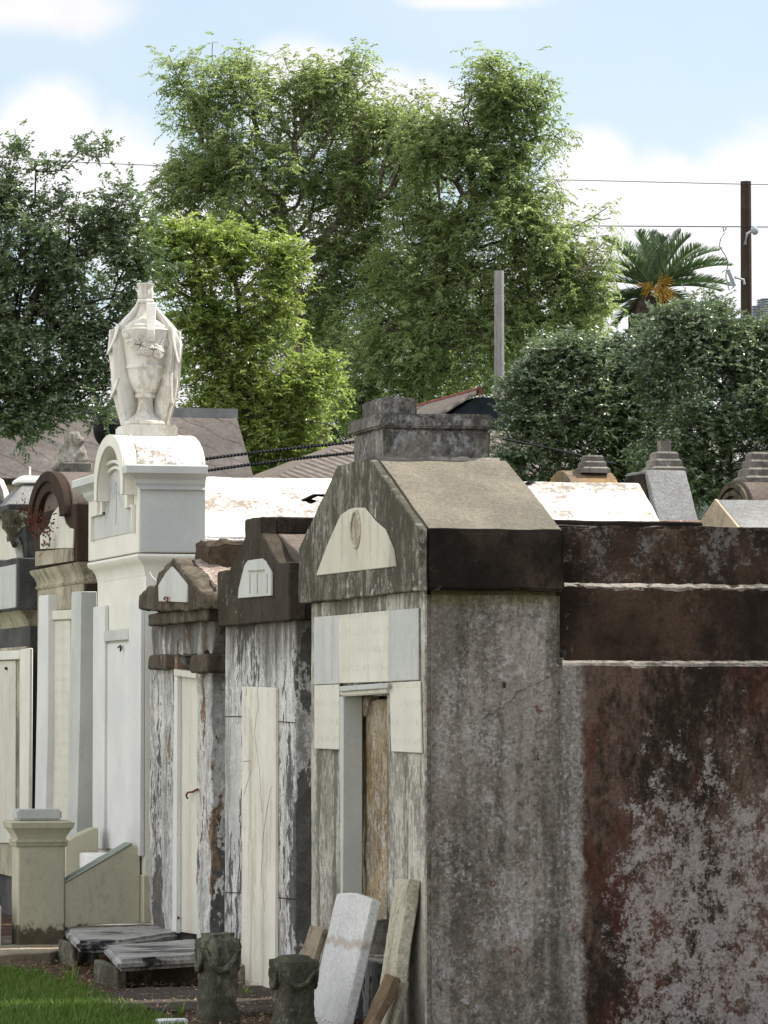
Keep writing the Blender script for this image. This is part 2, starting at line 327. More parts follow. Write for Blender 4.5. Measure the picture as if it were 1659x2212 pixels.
M['brnside'] = weathered('brown_side_wall', (.085, .062, .042), (.06, .045, .032), dark=(.022, .016, .012), light=(.28, .25, .2), dk=.3, st=.3, lt=.18, bump=.4, off=52)
M['ruinroof'] = weathered('rough_mortar_roof', (.50, .42, .36), (.36, .29, .24), dark=(.12, .07, .05), light=(.7, .63, .58), dk=.34, st=.1, lt=.4, bump=1.0, off=54, fine=.35)
M['sand'] = weathered('crumbled_tan_plaster', (.40, .31, .18), (.50, .46, .38), dark=(.09, .055, .03), light=(.58, .56, .52), dk=.36, st=.3, lt=.6, bump=1.0, off=56, stz=.6, fine=.35)
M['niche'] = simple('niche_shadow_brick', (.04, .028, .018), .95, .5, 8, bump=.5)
M['taper'] = weathered('cream_step_paint', (.43, .41, .30), (.37, .355, .265), dark=(.06, .05, .035), light=(.6, .57, .45), dk=.12, st=.1, lt=.1, rough=.8, bump=.15, off=58, fine=.08,
    extra=lambda q, c: q.mix(q.th(q.m('ADD', q.xyz(2), q.m('MULTIPLY', q.noise(13, 6, .7), .26)), .325, .285), c, q.mix(q.noise(20, 4), (.03, .026, .018), (.14, .12, .08))))
M['coping'] = weathered('green_grey_coping', (.24, .27, .22), (.30, .33, .30), dark=(.09, .10, .06), light=(.4, .42, .4), dk=.15, st=.1, lt=.15, bump=.1, off=60)
M['mossy'] = weathered('mossy_dark_stone', (.21, .205, .155), (.14, .14, .10), dark=(.05, .05, .033), light=(.36, .36, .29), dk=.5, st=.4, lt=.45, bump=.9, off=62)
M['benchtop'] = weathered('stained_marble_slab', (.36, .355, .34), (.30, .295, .28), dark=(.03, .03, .03), light=(.55, .54, .52), dk=.3, st=.0, lt=.1, rough=.35, bump=.2, off=64, fine=.1,
    extra=lambda q, c: q.mix(q.th(q.noise(2.6, 8, .66, (.55, 1.25, 1), off=3), .51, .58), c, (.018, .018, .022)))
M['bench'] = weathered('worn_stone_supports', (.30, .25, .18), (.20, .17, .12), dark=(.03, .025, .018), light=(.42, .38, .3), dk=.4, st=.2, lt=.2, bump=.6, off=66)
M['slab'] = weathered('grey_white_headstone_marble', (.56, .56, .54), (.48, .48, .47), dark=(.22, .18, .14), light=(.64, .64, .62), dk=.12, st=.2, lt=.2, rough=.6, bump=.12, off=68, stz=.3,
    extra=lambda q, c: q.mix(q.m('MULTIPLY', q.th(q.m('ABSOLUTE', q.m('SUBTRACT', q.m('ADD', q.xyz(2), q.m('MULTIPLY', q.noise(7, 4), .10)), .463)), .03, .008), .55), c, (.27, .2, .13)))
M['slab2'] = weathered('pitted_cream_slab', (.52, .49, .38), (.44, .41, .31), dark=(.13, .09, .055), light=(.6, .57, .47), dk=.3, st=.3, lt=.2, rough=.8, bump=.9, off=70)
M['rusty'] = weathered('brown_stained_slab', (.24, .17, .10), (.17, .12, .07), dark=(.06, .045, .03), light=(.42, .36, .27), dk=.3, st=.4, lt=.3, bump=.6, off=71)
M['fin'] = weathered('banded_finial_stone', (.30, .28, .24), (.17, .155, .135), dark=(.06, .05, .045), light=(.5, .48, .45), dk=.35, st=.2, lt=.4, bump=.5, off=73)
M['ochre'] = weathered('ochre_stained_vault', (.28, .18, .085), (.18, .14, .10), dark=(.05, .04, .035), light=(.36, .3, .22), dk=.3, st=.1, lt=.2, bump=.4, off=75)
M['greyroof'] = weathered('light_grey_cement_roof', (.25, .25, .245), (.19, .19, .185), dark=(.12, .11, .10), light=(.5, .5, .5), dk=.2, st=.15, lt=.35, bump=.6, off=77, fine=.3)
M['beige'] = weathered('beige_gable_plaster', (.40, .34, .24), (.33, .28, .2), dark=(.07, .06, .04), light=(.5, .45, .36), dk=.25, st=.3, lt=.1, bump=.2, off=79)
M['lamb'] = weathered('lichened_statue_stone', (.40, .38, .33), (.22, .2, .17), dark=(.05, .04, .03), light=(.62, .6, .56), dk=.36, st=.2, lt=.4, bump=.9, off=81)
M['iron'] = simple('rusty_iron', (.05, .035, .03), .7, .4, 40)
M['rust'] = simple('orange_rust', (.16, .06, .025), .85, .5, 50)
M['black'] = simple('black_cable_rubber', (.015, .016, .02), .5, .2)
M['drum'] = simple('black_painted_metal', (.012, .011, .013), .55, .3, 6)
M['polew'] = weathered('dark_creosoted_pole', (.055, .038, .03), (.075, .055, .045), dark=(.02, .015, .012), light=(.12, .1, .09), dk=.1, st=.5, lt=.1, bump=.4, off=83, stz=.02)
M['poleg'] = weathered('weathered_grey_pole', (.36, .34, .33), (.30, .28, .28), dark=(.12, .10, .09), light=(.45, .43, .42), dk=.05, st=.5, lt=.1, bump=.4, off=84, stz=.02)
M['galv'] = simple('galvanised_steel', (.42, .43, .45), .5, .2, 20, metal=.3)
M['porc'] = simple('grey_porcelain', (.38, .4, .43), .35, .15)
M['bark'] = simple('brown_grey_bark', (.085, .065, .05), .9, .45, 9, bump=.6, st=(1, 1, .3))
M['barkp'] = simple('pale_tan_bark', (.16, .125, .10), .9, .35, 9, bump=.5, st=(1, 1, .3))
M['barkd'] = simple('dark_oak_bark', (.045, .036, .028), .9, .4, 12, bump=.6, st=(1, 1, .3))
def shingle(name, c, s=1.0):
    m, q, b, o = newmat(name)
    vx, vz = q.xyz(0), q.xyz(2)
    # rows of hexagonal shingles: zig-zag seams
    a = q.m('MULTIPLY', vx, 1.9 * s); z = q.m('MULTIPLY', vz, 2.6 * s)
    diag = q.m('ADD', q.m('ADD', z, q.m('MULTIPLY', a, .75)), q.m('MULTIPLY', q.m('PINGPONG', a, .5), .32))
    fr = q.m('FRACT', diag)
    seam = q.m('MULTIPLY', q.th(fr, .0, .07, 1, 0), 1.0)
    base = q.mix(q.th(q.noise(2.5, 9, .75), .35, .65), tuple(x * .75 for x in c), tuple(x * 1.25 for x in c))
    base = q.mix(q.th(q.noise(.7, 4, .6, off=3), .4, .7), base, tuple(x * .7 for x in c))
    cc = q.grain(q.mix(q.m('MULTIPLY', seam, .85), base, (.02, .016, .015)), .25, 14)
    q.put(b.inputs['Base Color'], cc); b.inputs['Roughness'].default_value = .9; return m
M['shingle'] = shingle('grey_brown_hexagonal_shingles', (.135, .118, .108))
M['ridge'] = simple('pale_ridge_flashing', (.24, .23, .23), .8, .2, 3)
def corr(name, c, k=26):
    m, q, b, o = newmat(name)
    wv = q.m('SINE', q.m('MULTIPLY', q.m('ADD', q.xyz(0), q.m('MULTIPLY', q.xyz(1), .7)), k))
    q.put(b.inputs['Base Color'], q.grain(q.mix(q.th(wv, -1, 1), tuple(x * .45 for x in c), c), .3, 6)); b.inputs['Roughness'].default_value = .8; return m
M['corr'] = corr('brown_ribbed_roofing', (.17, .145, .125)); M['corr2'] = corr('grey_corrugated_metal', (.12, .105, .095), 20)
M['redtrim'] = simple('faded_red_ridge_tile', (.17, .06, .04), .8, .3, 4)
M['gable'] = simple('dark_blue_boards', (.022, .026, .034), .8, .3, 2)
M['wall_h'] = simple('white_house_boards', (.30, .29, .28), .8, .1, 2)
M['pink'] = simple('dull_red_boards', (.12, .03, .035), .8, .3, 2)

def leafmat(name, c1, c2, rough=.4, trans=.35, spec=.5, tcol=None, coat=0.0):
    m, q, b, o = newmat(name)
    b.inputs['Coat Weight'].default_value = coat; b.inputs['Coat Roughness'].default_value = .36
    at = q.new('ShaderNodeAttribute'); at.attribute_name = 'tint'
    c = q.mix(at.outputs['Fac'], c1, c2)
    q.put(b.inputs['Base Color'], c); b.inputs['Roughness'].default_value = rough; b.inputs['Specular IOR Level'].default_value = spec
    tr = q.new('ShaderNodeBsdfTranslucent'); q.put(tr.inputs[0], q.mix(.5, c, tcol or tuple(min(1, x * 2.2) for x in c2), 'MIX'))
    ms = q.new('ShaderNodeMixShader'); ms.inputs[0].default_value = trans
    q.l.new(b.outputs[0], ms.inputs[1]); q.l.new(tr.outputs[0], ms.inputs[2]); q.l.new(ms.outputs[0], o.inputs[0]); return m
M['lpecan'] = leafmat('pecan_leaves', (.15, .205, .075), (.42, .47, .22), .32, .55, .6, (.42, .56, .16))
M['loak'] = leafmat('dark_glossy_oak_leaves', (.07, .11, .05), (.27, .31, .16), .26, .32, 1.0, (.16, .30, .05), 1.0)
M['lbright'] = leafmat('yellow_green_leaves', (.12, .19, .035), (.46, .49, .18), .38, .5, .6, (.50, .66, .12))
M['lgum'] = leafmat('dark_waxy_leaves', (.075, .115, .06), (.29, .33, .18), .24, .28, 1.0, (.14, .26, .06), 1.0)
M['lfar'] = leafmat('olive_leaves', (.14, .18, .075), (.34, .37, .18), .33, .52, .6, (.38, .47, .17))
M['palm'] = leafmat('palm_fronds', (.05, .085, .045), (.24, .30, .17), .35, .2, .6, (.15, .25, .07))
M['fruit'] = simple('orange_date_stalks', (.42, .24, .05), .7, .3, 8)
M['deadfrond'] = simple('dead_brown_fronds', (.05, .035, .028), .9, .4, 5)
M['grass'] = leafmat('lawn_grass', (.035, .08, .010), (.17, .25, .04), .5, .3, .3, (.14, .27, .02))
M['litter'] = leafmat('dead_leaf_litter', (.07, .04, .022), (.36, .26, .16), .8, .15, .2)
M['redfern'] = leafmat('withered_red_fern', (.05, .018, .012), (.12, .038, .022), .7, .2, .2)
m, q, b, o = newmat('soil_and_leaf_mould')
gr = q.th(q.m('ADD', q.m('ADD', q.xyz(0), q.m('MULTIPLY', q.xyz(1), .0)), q.m('MULTIPLY', q.noise(1.5, 5), .8)), 4.35, 4.1)
cc = q.mix(q.th(q.noise(14, 8, .75), .4, .62), (.035, .022, .014), (.11, .065, .04))
cc = q.mix(q.th(q.noise(60, 4, .7, off=4), .6, .68), cc, (.30, .22, .15))
pale_bounce = q.th(q.xyz(0), 1.3, 1.1)      # unseen pale ground, added to bounce light onto the facades
far = q.th(q.xyz(1), 33, 36)
q.put(b.inputs['Base Color'], q.grain(q.mix(far, q.mix(pale_bounce, q.mix(gr, cc, (.035, .07, .012)), (.42, .40, .35)), (.05, .085, .025)), .3)); b.inputs['Roughness'].default_value = .95
q_bump(q, b, q.noise(40, 6), .8); M['soil'] = m

# ------------------------------------------------------------------ ground
def structure(name, bm, mat, label, cat, **k):
    o = part(name, bm, mat, **k); return tag(o, label, cat, kind='structure')
bm = bmesh.new()
xs = np.concatenate([[-400, -60], np.linspace(-2, 9, 56), [60, 500]]); ys = np.concatenate([[-60, 5], np.linspace(16, 33, 84), [80, 900]])
g = [[bm.verts.new((x, y, noise.noise(Vector((x * 1.7, y * 1.7, 0))) * .022 - .01 if 0 < x < 8.5 and 16 < y < 33 else -.01)) for x in xs] for y in ys]
for j in range(len(ys) - 1):
    for i in range(len(xs) - 1): bm.faces.new((g[j][i], g[j][i + 1], g[j + 1][i + 1], g[j + 1][i]))
structure('ground', bm, M['soil'], 'bare dark soil with leaf mould in front of the row of tombs', 'ground')

# ================================================================== TOMB 1 : large grey tomb at the front
XB = 5.24; P0 = pX((925, 1500), XB); Y0 = P0.y; Y1 = pX((672, 1500), XB).y
t = thing('grey_stucco_tomb', 'largest grey mildewed stucco tomb, in the foreground, with open niche and white marble panels', 'tomb', (XB, Y0, 0))
XE = pY((1218, 1300), Y0 - .05).x; XR = 8.6
ZB, ZE_, ZR = 2.167, 2.463, 2.863
e = .05
YR1 = pX(zC(740, 315), XB - e).y; YR2 = pX(zC(600, 350), XB - e).y
# facade with the niche opening cut out
NF = pX(zM(332, 1800), XB).y; NN = pX(zM(668, 1800), XB).y     # far / near side of opening
ZL = pX(zM(500, 1650), XB).z; ZS = .30
XI = XB + .62
bm = bmesh.new()
zl1, zl2, zt = pY((1400, 1430), Y0).z, pY((1400, 1263), Y0 + .06).z, pY((1400, 1137), Y0 + .12).z
add_prism(bm, [(XB, -.1), (XR, -.1), (XR, zl1), (XE, zl1), (XE, ZB), (XB, ZB)], 'Y', Y0, NN)      # pier and long wall in one, ledge and corner rounded
part('side_wall', bm, M['side'], t, 'long side wall, mottled grey in front, stained dark brown and bleached behind', bev=.02, seg=2, size=.08, amp=.004)
part('far_pier', box(XB, XI, NF, Y1, -.1, ZB), M['frontlow'], t, bev=.008, size=.09, amp=.004)
zF_ = zc(900, 1400, 2.127)
for ck in ([(640, 175), (560, 215), (500, 235), (470, 275), (400, 330), (330, 365)], [(240, 30), (262, 60), (250, 110)], [(1060, 240), (1075, 330), (1068, 420)], [(1290, 350), (1300, 420), (1285, 470)]):
    cp_ = [pY(zF_(*p), Y0 - .0015) for p in ck]; dn_ = [cp_[0]]
    for a_, b_ in zip(cp_, cp_[1:]):
        for k in range(1, 7): dn_.append(a_.lerp(b_, k / 6) + Vector((random.gauss(0, .004), 0, random.gauss(0, .005))))
    part('crack', tube(dn_, [.0006 + .0014 * random.random() for _ in dn_], 4), M['niche'], t)
for hx, hy, hr in ((1270, 210, .012), (1272, 290, .018), (430, 210, .010), (686, 245, .006), (588, 553, .005)):
    part('pit', add_ball(bmesh.new(), pY(zF_(hx, hy), Y0 + .002), (hr, .008, hr * 1.7), 2), M['niche'], t, size=.01, amp=.004, freq=60)
# thin facade render over near pier so the front has its own streaks
part('front_render', box(XB - .012, XB - .001, Y0 + .02, NN + .0, .0, ZB - .002), M['frontlow'], t, size=.1, amp=.002)
part('facade_head', box(XB, XI, NN + .001, NF - .001, ZL, ZB), M['frontlow'], t, size=.1, amp=.003)
part('niche_sill', box(XB + .02, XI, NN + .001, NF - .001, -.1, ZS), M['ruin'], t, size=.06, amp=.008)
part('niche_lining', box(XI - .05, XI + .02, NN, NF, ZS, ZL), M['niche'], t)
# broken plaster closure set back in the niche
XC = XB + .10
pts = [zM(500, 1700), zM(520, 1690), zM(640, 1668), zM(700, 1668), zM(730, 3200), zM(488, 3200), zM(480, 2700), zM(496, 2300), zM(488, 2000), zM(503, 1850)]
bm = prism(fx(XC, pts), 'X', XC, XC + .07)
part('plaster_closure', bm, M['sand'], t, 'crumbling tan plaster closing most of the open niche', bev=.006, size=.05, amp=.009, freq=9)
bm = prism(fx(XC - .02, [zM(440, 1660), zM(520, 1655), zM(515, 1690), zM(500, 1790), zM(470, 1800), zM(448, 1780)]), 'X', XC - .02, XC + .05)
part('broken_brick', bm, M['sand'], t, bev=.008, size=.03, amp=.006, freq=12)
# marble door frame
part('door_jamb', prism(fx(XB - .03, [zM(322, 1655), zM(349, 1655), zM(349, 3050), zM(330, 3050)]), 'X', XB - .03, XB + .075), M['greym'], t, bev=.004)
part('door_lintel', prism(fx(XB - .04, [zM(325, 1585), zM(650, 1560), zM(650, 1632), zM(330, 1655)]), 'X', XB - .04, XB + .06), M['cream'], t, bev=.006, seg=2)
part('lintel_moulding', prism(fx(XB - .055, [zM(320, 1585), zM(652, 1560), zM(652, 1598), zM(325, 1622)]), 'X', XB - .055, XB - .0405), M['greym'], t, bev=.004)
def panel(nm, pts, mat, X=XB - .014, d=.012, lab=None, par=t): return part(nm, prism(fx(X - d, pts), 'X', X - d, X - .001), mat, par, lab, bev=.003)
panel('marble_panel', [zM(147, 1105), zM(317, 1092), zM(320, 1566), zM(147, 1574)], M['greym'], lab='grey marble panel at upper left of the niche')
panel('marble_panel', [zM(319, 1092), zM(658, 1060), zM(660, 1551), zM(322, 1564)], M['creamtext'], lab='cream marble panel over the niche with worn lettering')
panel('marble_panel', [zM(660, 1060), zM(864, 1043), zM(866, 1541), zM(662, 1551)], M['greym'], lab='grey marble panel at upper right of the niche')
panel('marble_panel', [zM(150, 1578), zM(317, 1570), zM(321, 2022), zM(150, 2015)], M['creamtext'], lab='white marble panel at left of the niche')
panel('marble_panel', [zM(668, 1560), zM(876, 1548), zM(888, 2045), zM(682, 2036)], M['creamtext'], lab='white marble panel at right of the niche')
# rear vault with recessed bands and chamfered ledges
ch = .017
part('lower_band', prism([(Y0 + .05, zl1 - .01), (Y0 + .05, zl2 - ch), (Y0 + .05 + ch, zl2), (Y0 + .25, zl2), (Y0 + .25, zl1 - .01)], 'X', XE - .01, XR), M['band'], t, size=.09, amp=.005)
part('upper_band', box(XE - .01, XR, Y0 + .10, Y0 + .35, zl2 - .01, zt), M['band'], t, bev=.012, seg=2, size=.07, amp=.009, freq=11)
part('lit_ledge_strip', prism([(Y0 + .008, zl1 - ch * .2), (Y0 + ch, zl1 + .006), (Y0 + .052, zl1 + .004), (Y0 + .052, zl1 - .02), (Y0 + .002, zl1 - .03)], 'X', XE + .01, XR), M['mortar'], t, 'pale strip imitating the sunlit edge of the lowest ledge', size=.03, amp=.006, freq=22)  # pale colour imitates sun catching the ledge edge
part('lit_ledge_strip', prism([(Y0 + .048, zl2 - ch * .8), (Y0 + .05 + ch, zl2 + .004), (Y0 + .102, zl2 + .004), (Y0 + .102, zl2 - .02), (Y0 + .052, zl2 - .03)], 'X', XE + .01, XR), M['mortar'], t, size=.03, amp=.007, freq=22)  # same painted sunlit edge on the ledge above
part('rear_roof', box(XE, XR, Y0 + .351, Y1 - .1, zt - .12, zt - .04), M['roof'], t)
part('far_wall', box(XI, XR, Y1 - .2, Y1, -.1, zt - .05), M['side'], t)
part('end_wall', box(XR - .2, XR - .001, Y0 + .36, Y1 - .21, -.1, zt - .13), M['side'], t)
# cornice, roof, pediment
part('cornice', box(XB - e + .032, XE + .004, Y0 - e, Y1 + e, ZB, ZE_), M['beam'], t, 'black mildewed beam under the roof slope', bev=.012, seg=2, size=.08, amp=.006)
RP = [(Y0 - e, ZE_ + .001), (YR1, ZR), (YR2, ZR), (Y1 + e, ZE_ + .001)]
part('roof', prism(RP, 'X', XB - e + .032, XE + .004), M['roof'], t, 'sunlit tan roof slope', bev=.012, seg=2, size=.09, amp=.005)
part('pediment', prism([(Y0 - e - .003, ZB - .003), (Y0 - e - .003, ZE_), (YR1, ZR + .003), (YR2, ZR + .003), (Y1 + e, ZE_), (Y1 + e, ZB - .003)], 'X', XB - e - .01, XB - e + .031), M['front'], t, 'streaked grey gable', bev=.006, size=.09, amp=.005)
XPd = XB - e - .01
pd = panel('pediment_tablet', [zC(497, 838), zC(497, 826), zC(545, 696), zC(603, 566), zC(640, 541), zC(668, 533), zC(712, 534), zC(735, 562), zC(759, 593), zC(804, 631), zC(843, 722), zC(853, 797)], M['plaque'], X=XPd, d=.007, lab='cream marble gable tablet with an oval medallion')
oc = pX(zC(673, 632), XPd - .009); bm = bmesh.new()
ov = [Vector((0, .092 * math.cos(a), .092 * math.sin(a))) + oc for a in np.linspace(0, 2 * math.pi, 33)]
add_tube(bm, ov, .009, 6); part('medallion_ring', bm, M['stain'], pd)
part('medallion', prism([(oc.y + .086 * math.cos(a), oc.z + .086 * math.sin(a)) for a in np.linspace(0, 2 * math.pi, 25)[:-1]], 'X', oc.x + .0, oc.x + .0015), M['slab2'], pd)
# ridge block and small top block
bx0 = pY(zC(800, 200), YR1).x; bx1 = pY(zC(1278, 200), YR1).x
zb1 = pY((950, 893), YR1).z
zrim = zb1 - .075
part('ridge_block', box(bx0, bx1, YR1 + .01, YR2 - .01, ZR - .02, zrim), M['cap'], t, 'mildewed block standing on the ridge', bev=.012, seg=2, size=.06, amp=.006)
part('ridge_block_rim', box(bx0 - .02, bx1 + .008, YR1 - .012, YR2 + .01, zrim + .0005, zb1), M['cap'], t, bev=.01, seg=2, size=.06, amp=.005)
tb0 = pY(zC(790, 60), YR1 + .12).x; tb1 = pY(zC(948, 60), YR1 + .12).x
part('top_block', box(tb0, tb1, YR1 + .12, YR2 - .12, zb1 - .005, pY(zC(900, 40), YR1 + .12).z), M['cap'], t, bev=.01, seg=2, size=.05, amp=.004)
bm = bmesh.new(); add_prism(bm, [(YR1 - .035, ZR - .03), (YR1 + .015, ZR + .018), (YR1 + .04, ZR - .01)], 'X', bx0 - .03, bx1 + .05)
part('mortar_fillet', bm, M['mortar'], t, 'pale mortar at the foot of the ridge block', size=.03, amp=.009, freq=16)

# ================================================================== TOMB 2 : peeling tomb
X2 = 5.24
y20 = pX(zL(830, 1500), X2).y; y21 = pX(zL(267, 1500), X2).y
t = thing('peeling_tomb', 'peeling whitewashed tomb with near-black gable, between the big grey tomb and the crumbling one', 'tomb', (X2, y20, 0))
zc2 = pX(zL(500, 965), X2).z; XR2 = X2 + 2.6
part('body', box(X2, X2 + .34, y20, y21, -.1, zc2), M['peel'], t, bev=.008, size=.09, amp=.005)
part('side_wall', box(X2 + .34, XR2, y20 + .02, y21 - .02, -.1, zc2), M['sidegrey'], t, 'grey side wall with black mould', bev=.005, size=.1, amp=.005)
XF = X2 - .05
gp = fx(XF, [zL(205, 1000), zL(205, 555), zL(300, 530), zL(428, 270), zL(428, 135), zL(545, 110), zL(552, 242), zL(690, 490), zL(780, 480), zL(785, 945)])
zb_ = gp[0][1]; gp[-1] = (gp[-2][0], zb_); gp[0] = (gp[1][0], zb_)
zs = gp[1][1]; ze2 = (gp[7][1] + gp[2][1]) / 2
gp[2] = (gp[2][0], ze2); gp[7] = (gp[7][0], ze2); gp[1] = (gp[1][0], ze2 - .002); gp[8] = (gp[8][0], ze2 - .002)
zr2 = (gp[3][1] + gp[6][1]) / 2; gp[3] = (gp[3][0], zr2); gp[6] = (gp[6][0], zr2); zt2 = (gp[4][1] + gp[5][1]) / 2; gp[4] = (gp[3][0], zt2); gp[5] = (gp[6][0], zt2)
part('gable_front', prism(gp, 'X', XF, XF + .10), M['peddark'], t, 'near-black stepped gable with white drips', bev=.008, size=.07, amp=.005)
part('cornice', prism([(gp[8][0] + .0, zb_), (gp[8][0], ze2), (gp[1][0], ze2), (gp[1][0], zb_)], 'X', XF + .101, XR2), M['beam'], t, bev=.008, size=.09, amp=.006)
part('roof', prism([(gp[8][0] + .01, ze2 + .002), (gp[6][0], zr2), (gp[3][0], zr2), (gp[1][0] - .01, ze2 + .002)], 'X', XF + .101, XR2), M['brownroof'], t, 'lit grey-brown roof slope', bev=.006, size=.09, amp=.006)
part('ridge_cap', box(XF + .101, XR2, gp[5][0], gp[4][0], zr2 + .001, zt2), M['beam'], t, bev=.008, size=.09, amp=.004)
gt = part('gable_tablet', prism(fx(XF - .012, [zL(372, 770), zL(378, 690), zL(425, 500), zL(450, 465), zL(562, 448), zL(590, 470), zL(640, 560), zL(640, 748)]), 'X', XF - .014, XF - .001), M['greym'], t, 'small whitish clipped tablet in the dark gable', bev=.003)
bm = bmesh.new()
for a, b_, zz0, zz1 in ((455, 580, 545, 556),): add_prism(bm, fx(XF - .018, [zL(a, zz0), zL(b_, zz0 - 8), zL(b_, zz1 - 8), zL(a, zz1)]), 'X', XF - .02, XF - .0145)
for xx in (462, 520, 600): add_prism(bm, fx(XF - .018, [zL(xx, 570), zL(xx + 3, 569), zL(xx + 3, 730), zL(xx, 732)]), 'X', XF - .017, XF - .0145)
part('carved_lines', bm, M['stain'], gt)
part('closure_tablet', prism(fx(X2 - .02, [zL(405, 1480), zL(675, 1492), zL(672, 4300), zL(400, 4300)]), 'X', X2 - .022, X2 - .001), weathered('scratched_cream_marble', (.68, .66, .56), (.60, .58, .50), dark=(.30, .26, .20), light=(.74, .73, .68), dk=.16, st=.42, lt=.2, rough=.6, bump=.15, off=19, fine=.05, stz=.12), t, 'tall cream closure tablet with cracks and worn carving', bev=.003)
bm = bmesh.new()
crk = [[(530, 1485), (535, 1650), (520, 1720), (505, 1850), (520, 1980), (545, 2150), (565, 2500)], [(640, 2290), (600, 2500), (575, 2700), (560, 3000), (590, 3300)], [(440, 1490), (438, 1560)], [(415, 2085), (470, 2080), (478, 2160), (455, 2230), (420, 2350)]]
for c in crk: add_tube(bm, [pX(zL(*p), X2 - .0222) for p in c], .0022, 4)
part('cracks', bm, M['stain'], t.children[-1] if t.children else t)
for za, zb3 in ((1718, 1724), (3140, 3146)):
    part('block_joint', prism(fx(X2 - .003, [zL(268, za), zL(402, za + 2), zL(402, zb3 + 2), zL(268, zb3)]), 'X', X2 - .005, X2 + .002), M['niche'], t)
    part('block_joint', prism(fx(X2 - .003, [zL(680, za + 40), zL(828, za + 52), zL(828, zb3 + 52), zL(680, zb3 + 40)]), 'X', X2 - .005, X2 + .002), M['niche'], t)

# ================================================================== TOMB 3 : small crumbling tomb
X3 = 5.22
y30 = pX(zB(1218, 600), X3).y; y31 = pX(zB(862, 600), X3).y
t = thing('crumbling_tomb', 'small crumbling gabled tomb with fallen stucco, just right of the white urn tomb', 'tomb', (X3, y30, 0))
XR3 = X3 + 2.2
zf0 = pX(zA(1150, 1350), X3).z; zf1 = pX(zA(1150, 1450), X3).z; zk0 = pX(zA(1150, 1640), X3).z; zk1 = pX(zA(1150, 1745), X3).z
yt0 = pX(zB(1015, 600), X3).y; yt1 = pX(zB(1135, 600), X3).y        # tablet opening far / near
part('near_pilaster', box(X3, X3 + .25, y30, yt1, -.1, zk0), M['ruin'], t, bev=.006, size=.06, amp=.010, freq=9)
part('far_pilaster', box(X3, X3 + .25, yt0, y31, -.1, zk0), M['ruin'], t, 'far pilaster with an orange-brown strip of exposed brick', bev=.006, size=.06, amp=.012, freq=9)
part('frieze', box(X3 + .01, X3 + .25, y30 + .0, y31, zk0 + .001, zf0), M['ruin'], t, bev=.006, size=.06, amp=.012, freq=9)
part('body', box(X3 + .251, XR3, y30 + .0, y31, -.1, zf0), M['brnside'], t, 'dark brown side wall', size=.1, amp=.006)
def yy(zz, x, y, X): return pX(zz(x, y), X).y
for a, b_, c_, d_ in ((960, 1070, 1640, 1735), (1235, 1342, 1640, 1755)):
    Xk = X3 - .06; ya, yb = yy(zA, a, 1690, Xk), yy(zA, b_, 1690, Xk)
    part('capital_block', box(Xk, X3 + .14, min(ya, yb), max(ya, yb), pX(zA(a, d_), Xk).z, pX(zA(a, c_), Xk).z), M['peds'], t, bev=.01, size=.04, amp=.01, freq=10)
Xk = X3 - .06
part('architrave', box(Xk, X3 + .5, yy(zA, 1350, 1400, Xk), yy(zA, 960, 1400, Xk), pX(zA(960, 1450), Xk).z, pX(zA(1150, 1352), Xk).z), M['peds'], t, bev=.008, size=.05, amp=.009, freq=9)
XG = X3 - .10
g3 = [(yy(zA, x, y, XG), pX(zA(x, y), XG).z) for x, y in [(950, 1352), (902, 1340), (896, 1250), (940, 1198), (1000, 1180), (1018, 1130), (1060, 1065), (1118, 1008), (1165, 1060), (1225, 1135), (1280, 1218), (1330, 1240), (1332, 1346)]]
part('gable_front', prism(g3, 'X', XG, XG + .12), M['peds'], t, 'brown ragged gable', bev=.008, size=.05, amp=.014, freq=9)
part('roof', prism([(g3[11][0], g3[11][1] - .04), (g3[11][0], g3[11][1]), (g3[7][0], g3[7][1] - .005), (g3[3][0], g3[3][1]), (g3[3][0], g3[3][1] - .05)], 'X', XG + .121, XR3), M['ruinroof'], t, 'rough sunlit mortar roof slope', size=.035, amp=.016, freq=14)
part('side_cornice', box(XG + .121, XR3, g3[11][0] - .0, g3[2][0], zf0 + .001, g3[11][1] - .041), M['brnside'], t, size=.05, amp=.012)
ym = g3[7][0]
part('ridge_block', box(pY(zA(1325, 1000), ym - .1).x, XR3, ym - .22, ym + .15, g3[7][1] - .10, pY(zA(1400, 905), ym - .1).z), M['brnside'], t, 'broken dark block on the ridge', bev=.02, size=.05, amp=.03, freq=10)
tb = part('gable_tablet', prism(fx(XG - .012, [zA(1030, 1290), zA(1027, 1185), zA(1075, 1105), zA(1113, 1063), zA(1150, 1105), zA(1212, 1180), zA(1212, 1297)]), 'X', XG - .014, XG - .001), M['greym'], t, 'white house-shaped tablet', bev=.003)
part('iron_curl', tube([pX(p, XG - .03) for p in [zA(1060, 1300), zA(1085, 1290), zA(1088, 1270), zA(1070, 1262), zA(1060, 1275), zA(1070, 1280)]], .006, 6), M['rust'], t)
part('closure_tablet', prism(fx(X3 - .0, [zB(1012, 170), zB(1136, 190), zB(1136, 1700), zB(1000, 1680)]), 'X', X3 + .02, X3 + .05), M['cream'], t, 'tall cream closure tablet with a small rusty hook', bev=.003)
part('tablet_head', prism(fx(X3 - .0, [zB(1012, 168), zB(1138, 186), zB(1138, 222), zB(1012, 206)]), 'X', X3 - .012, X3 + .019), M['cream'], t, bev=.003)
part('tablet_edge', prism(fx(X3 - .0, [zB(1012, 207), zB(1028, 209), zB(1026, 1690), zB(1000, 1680)]), 'X', X3 - .01, X3 + .0195), M['plasterw'], t, bev=.003)
part('rusty_hook', tube([pX(p, X3 - .01) for p in [zB(1138, 860), zB(1110, 875), zB(1080, 880), zB(1072, 895), zB(1080, 912)]], .007, 6), M['rust'], t)
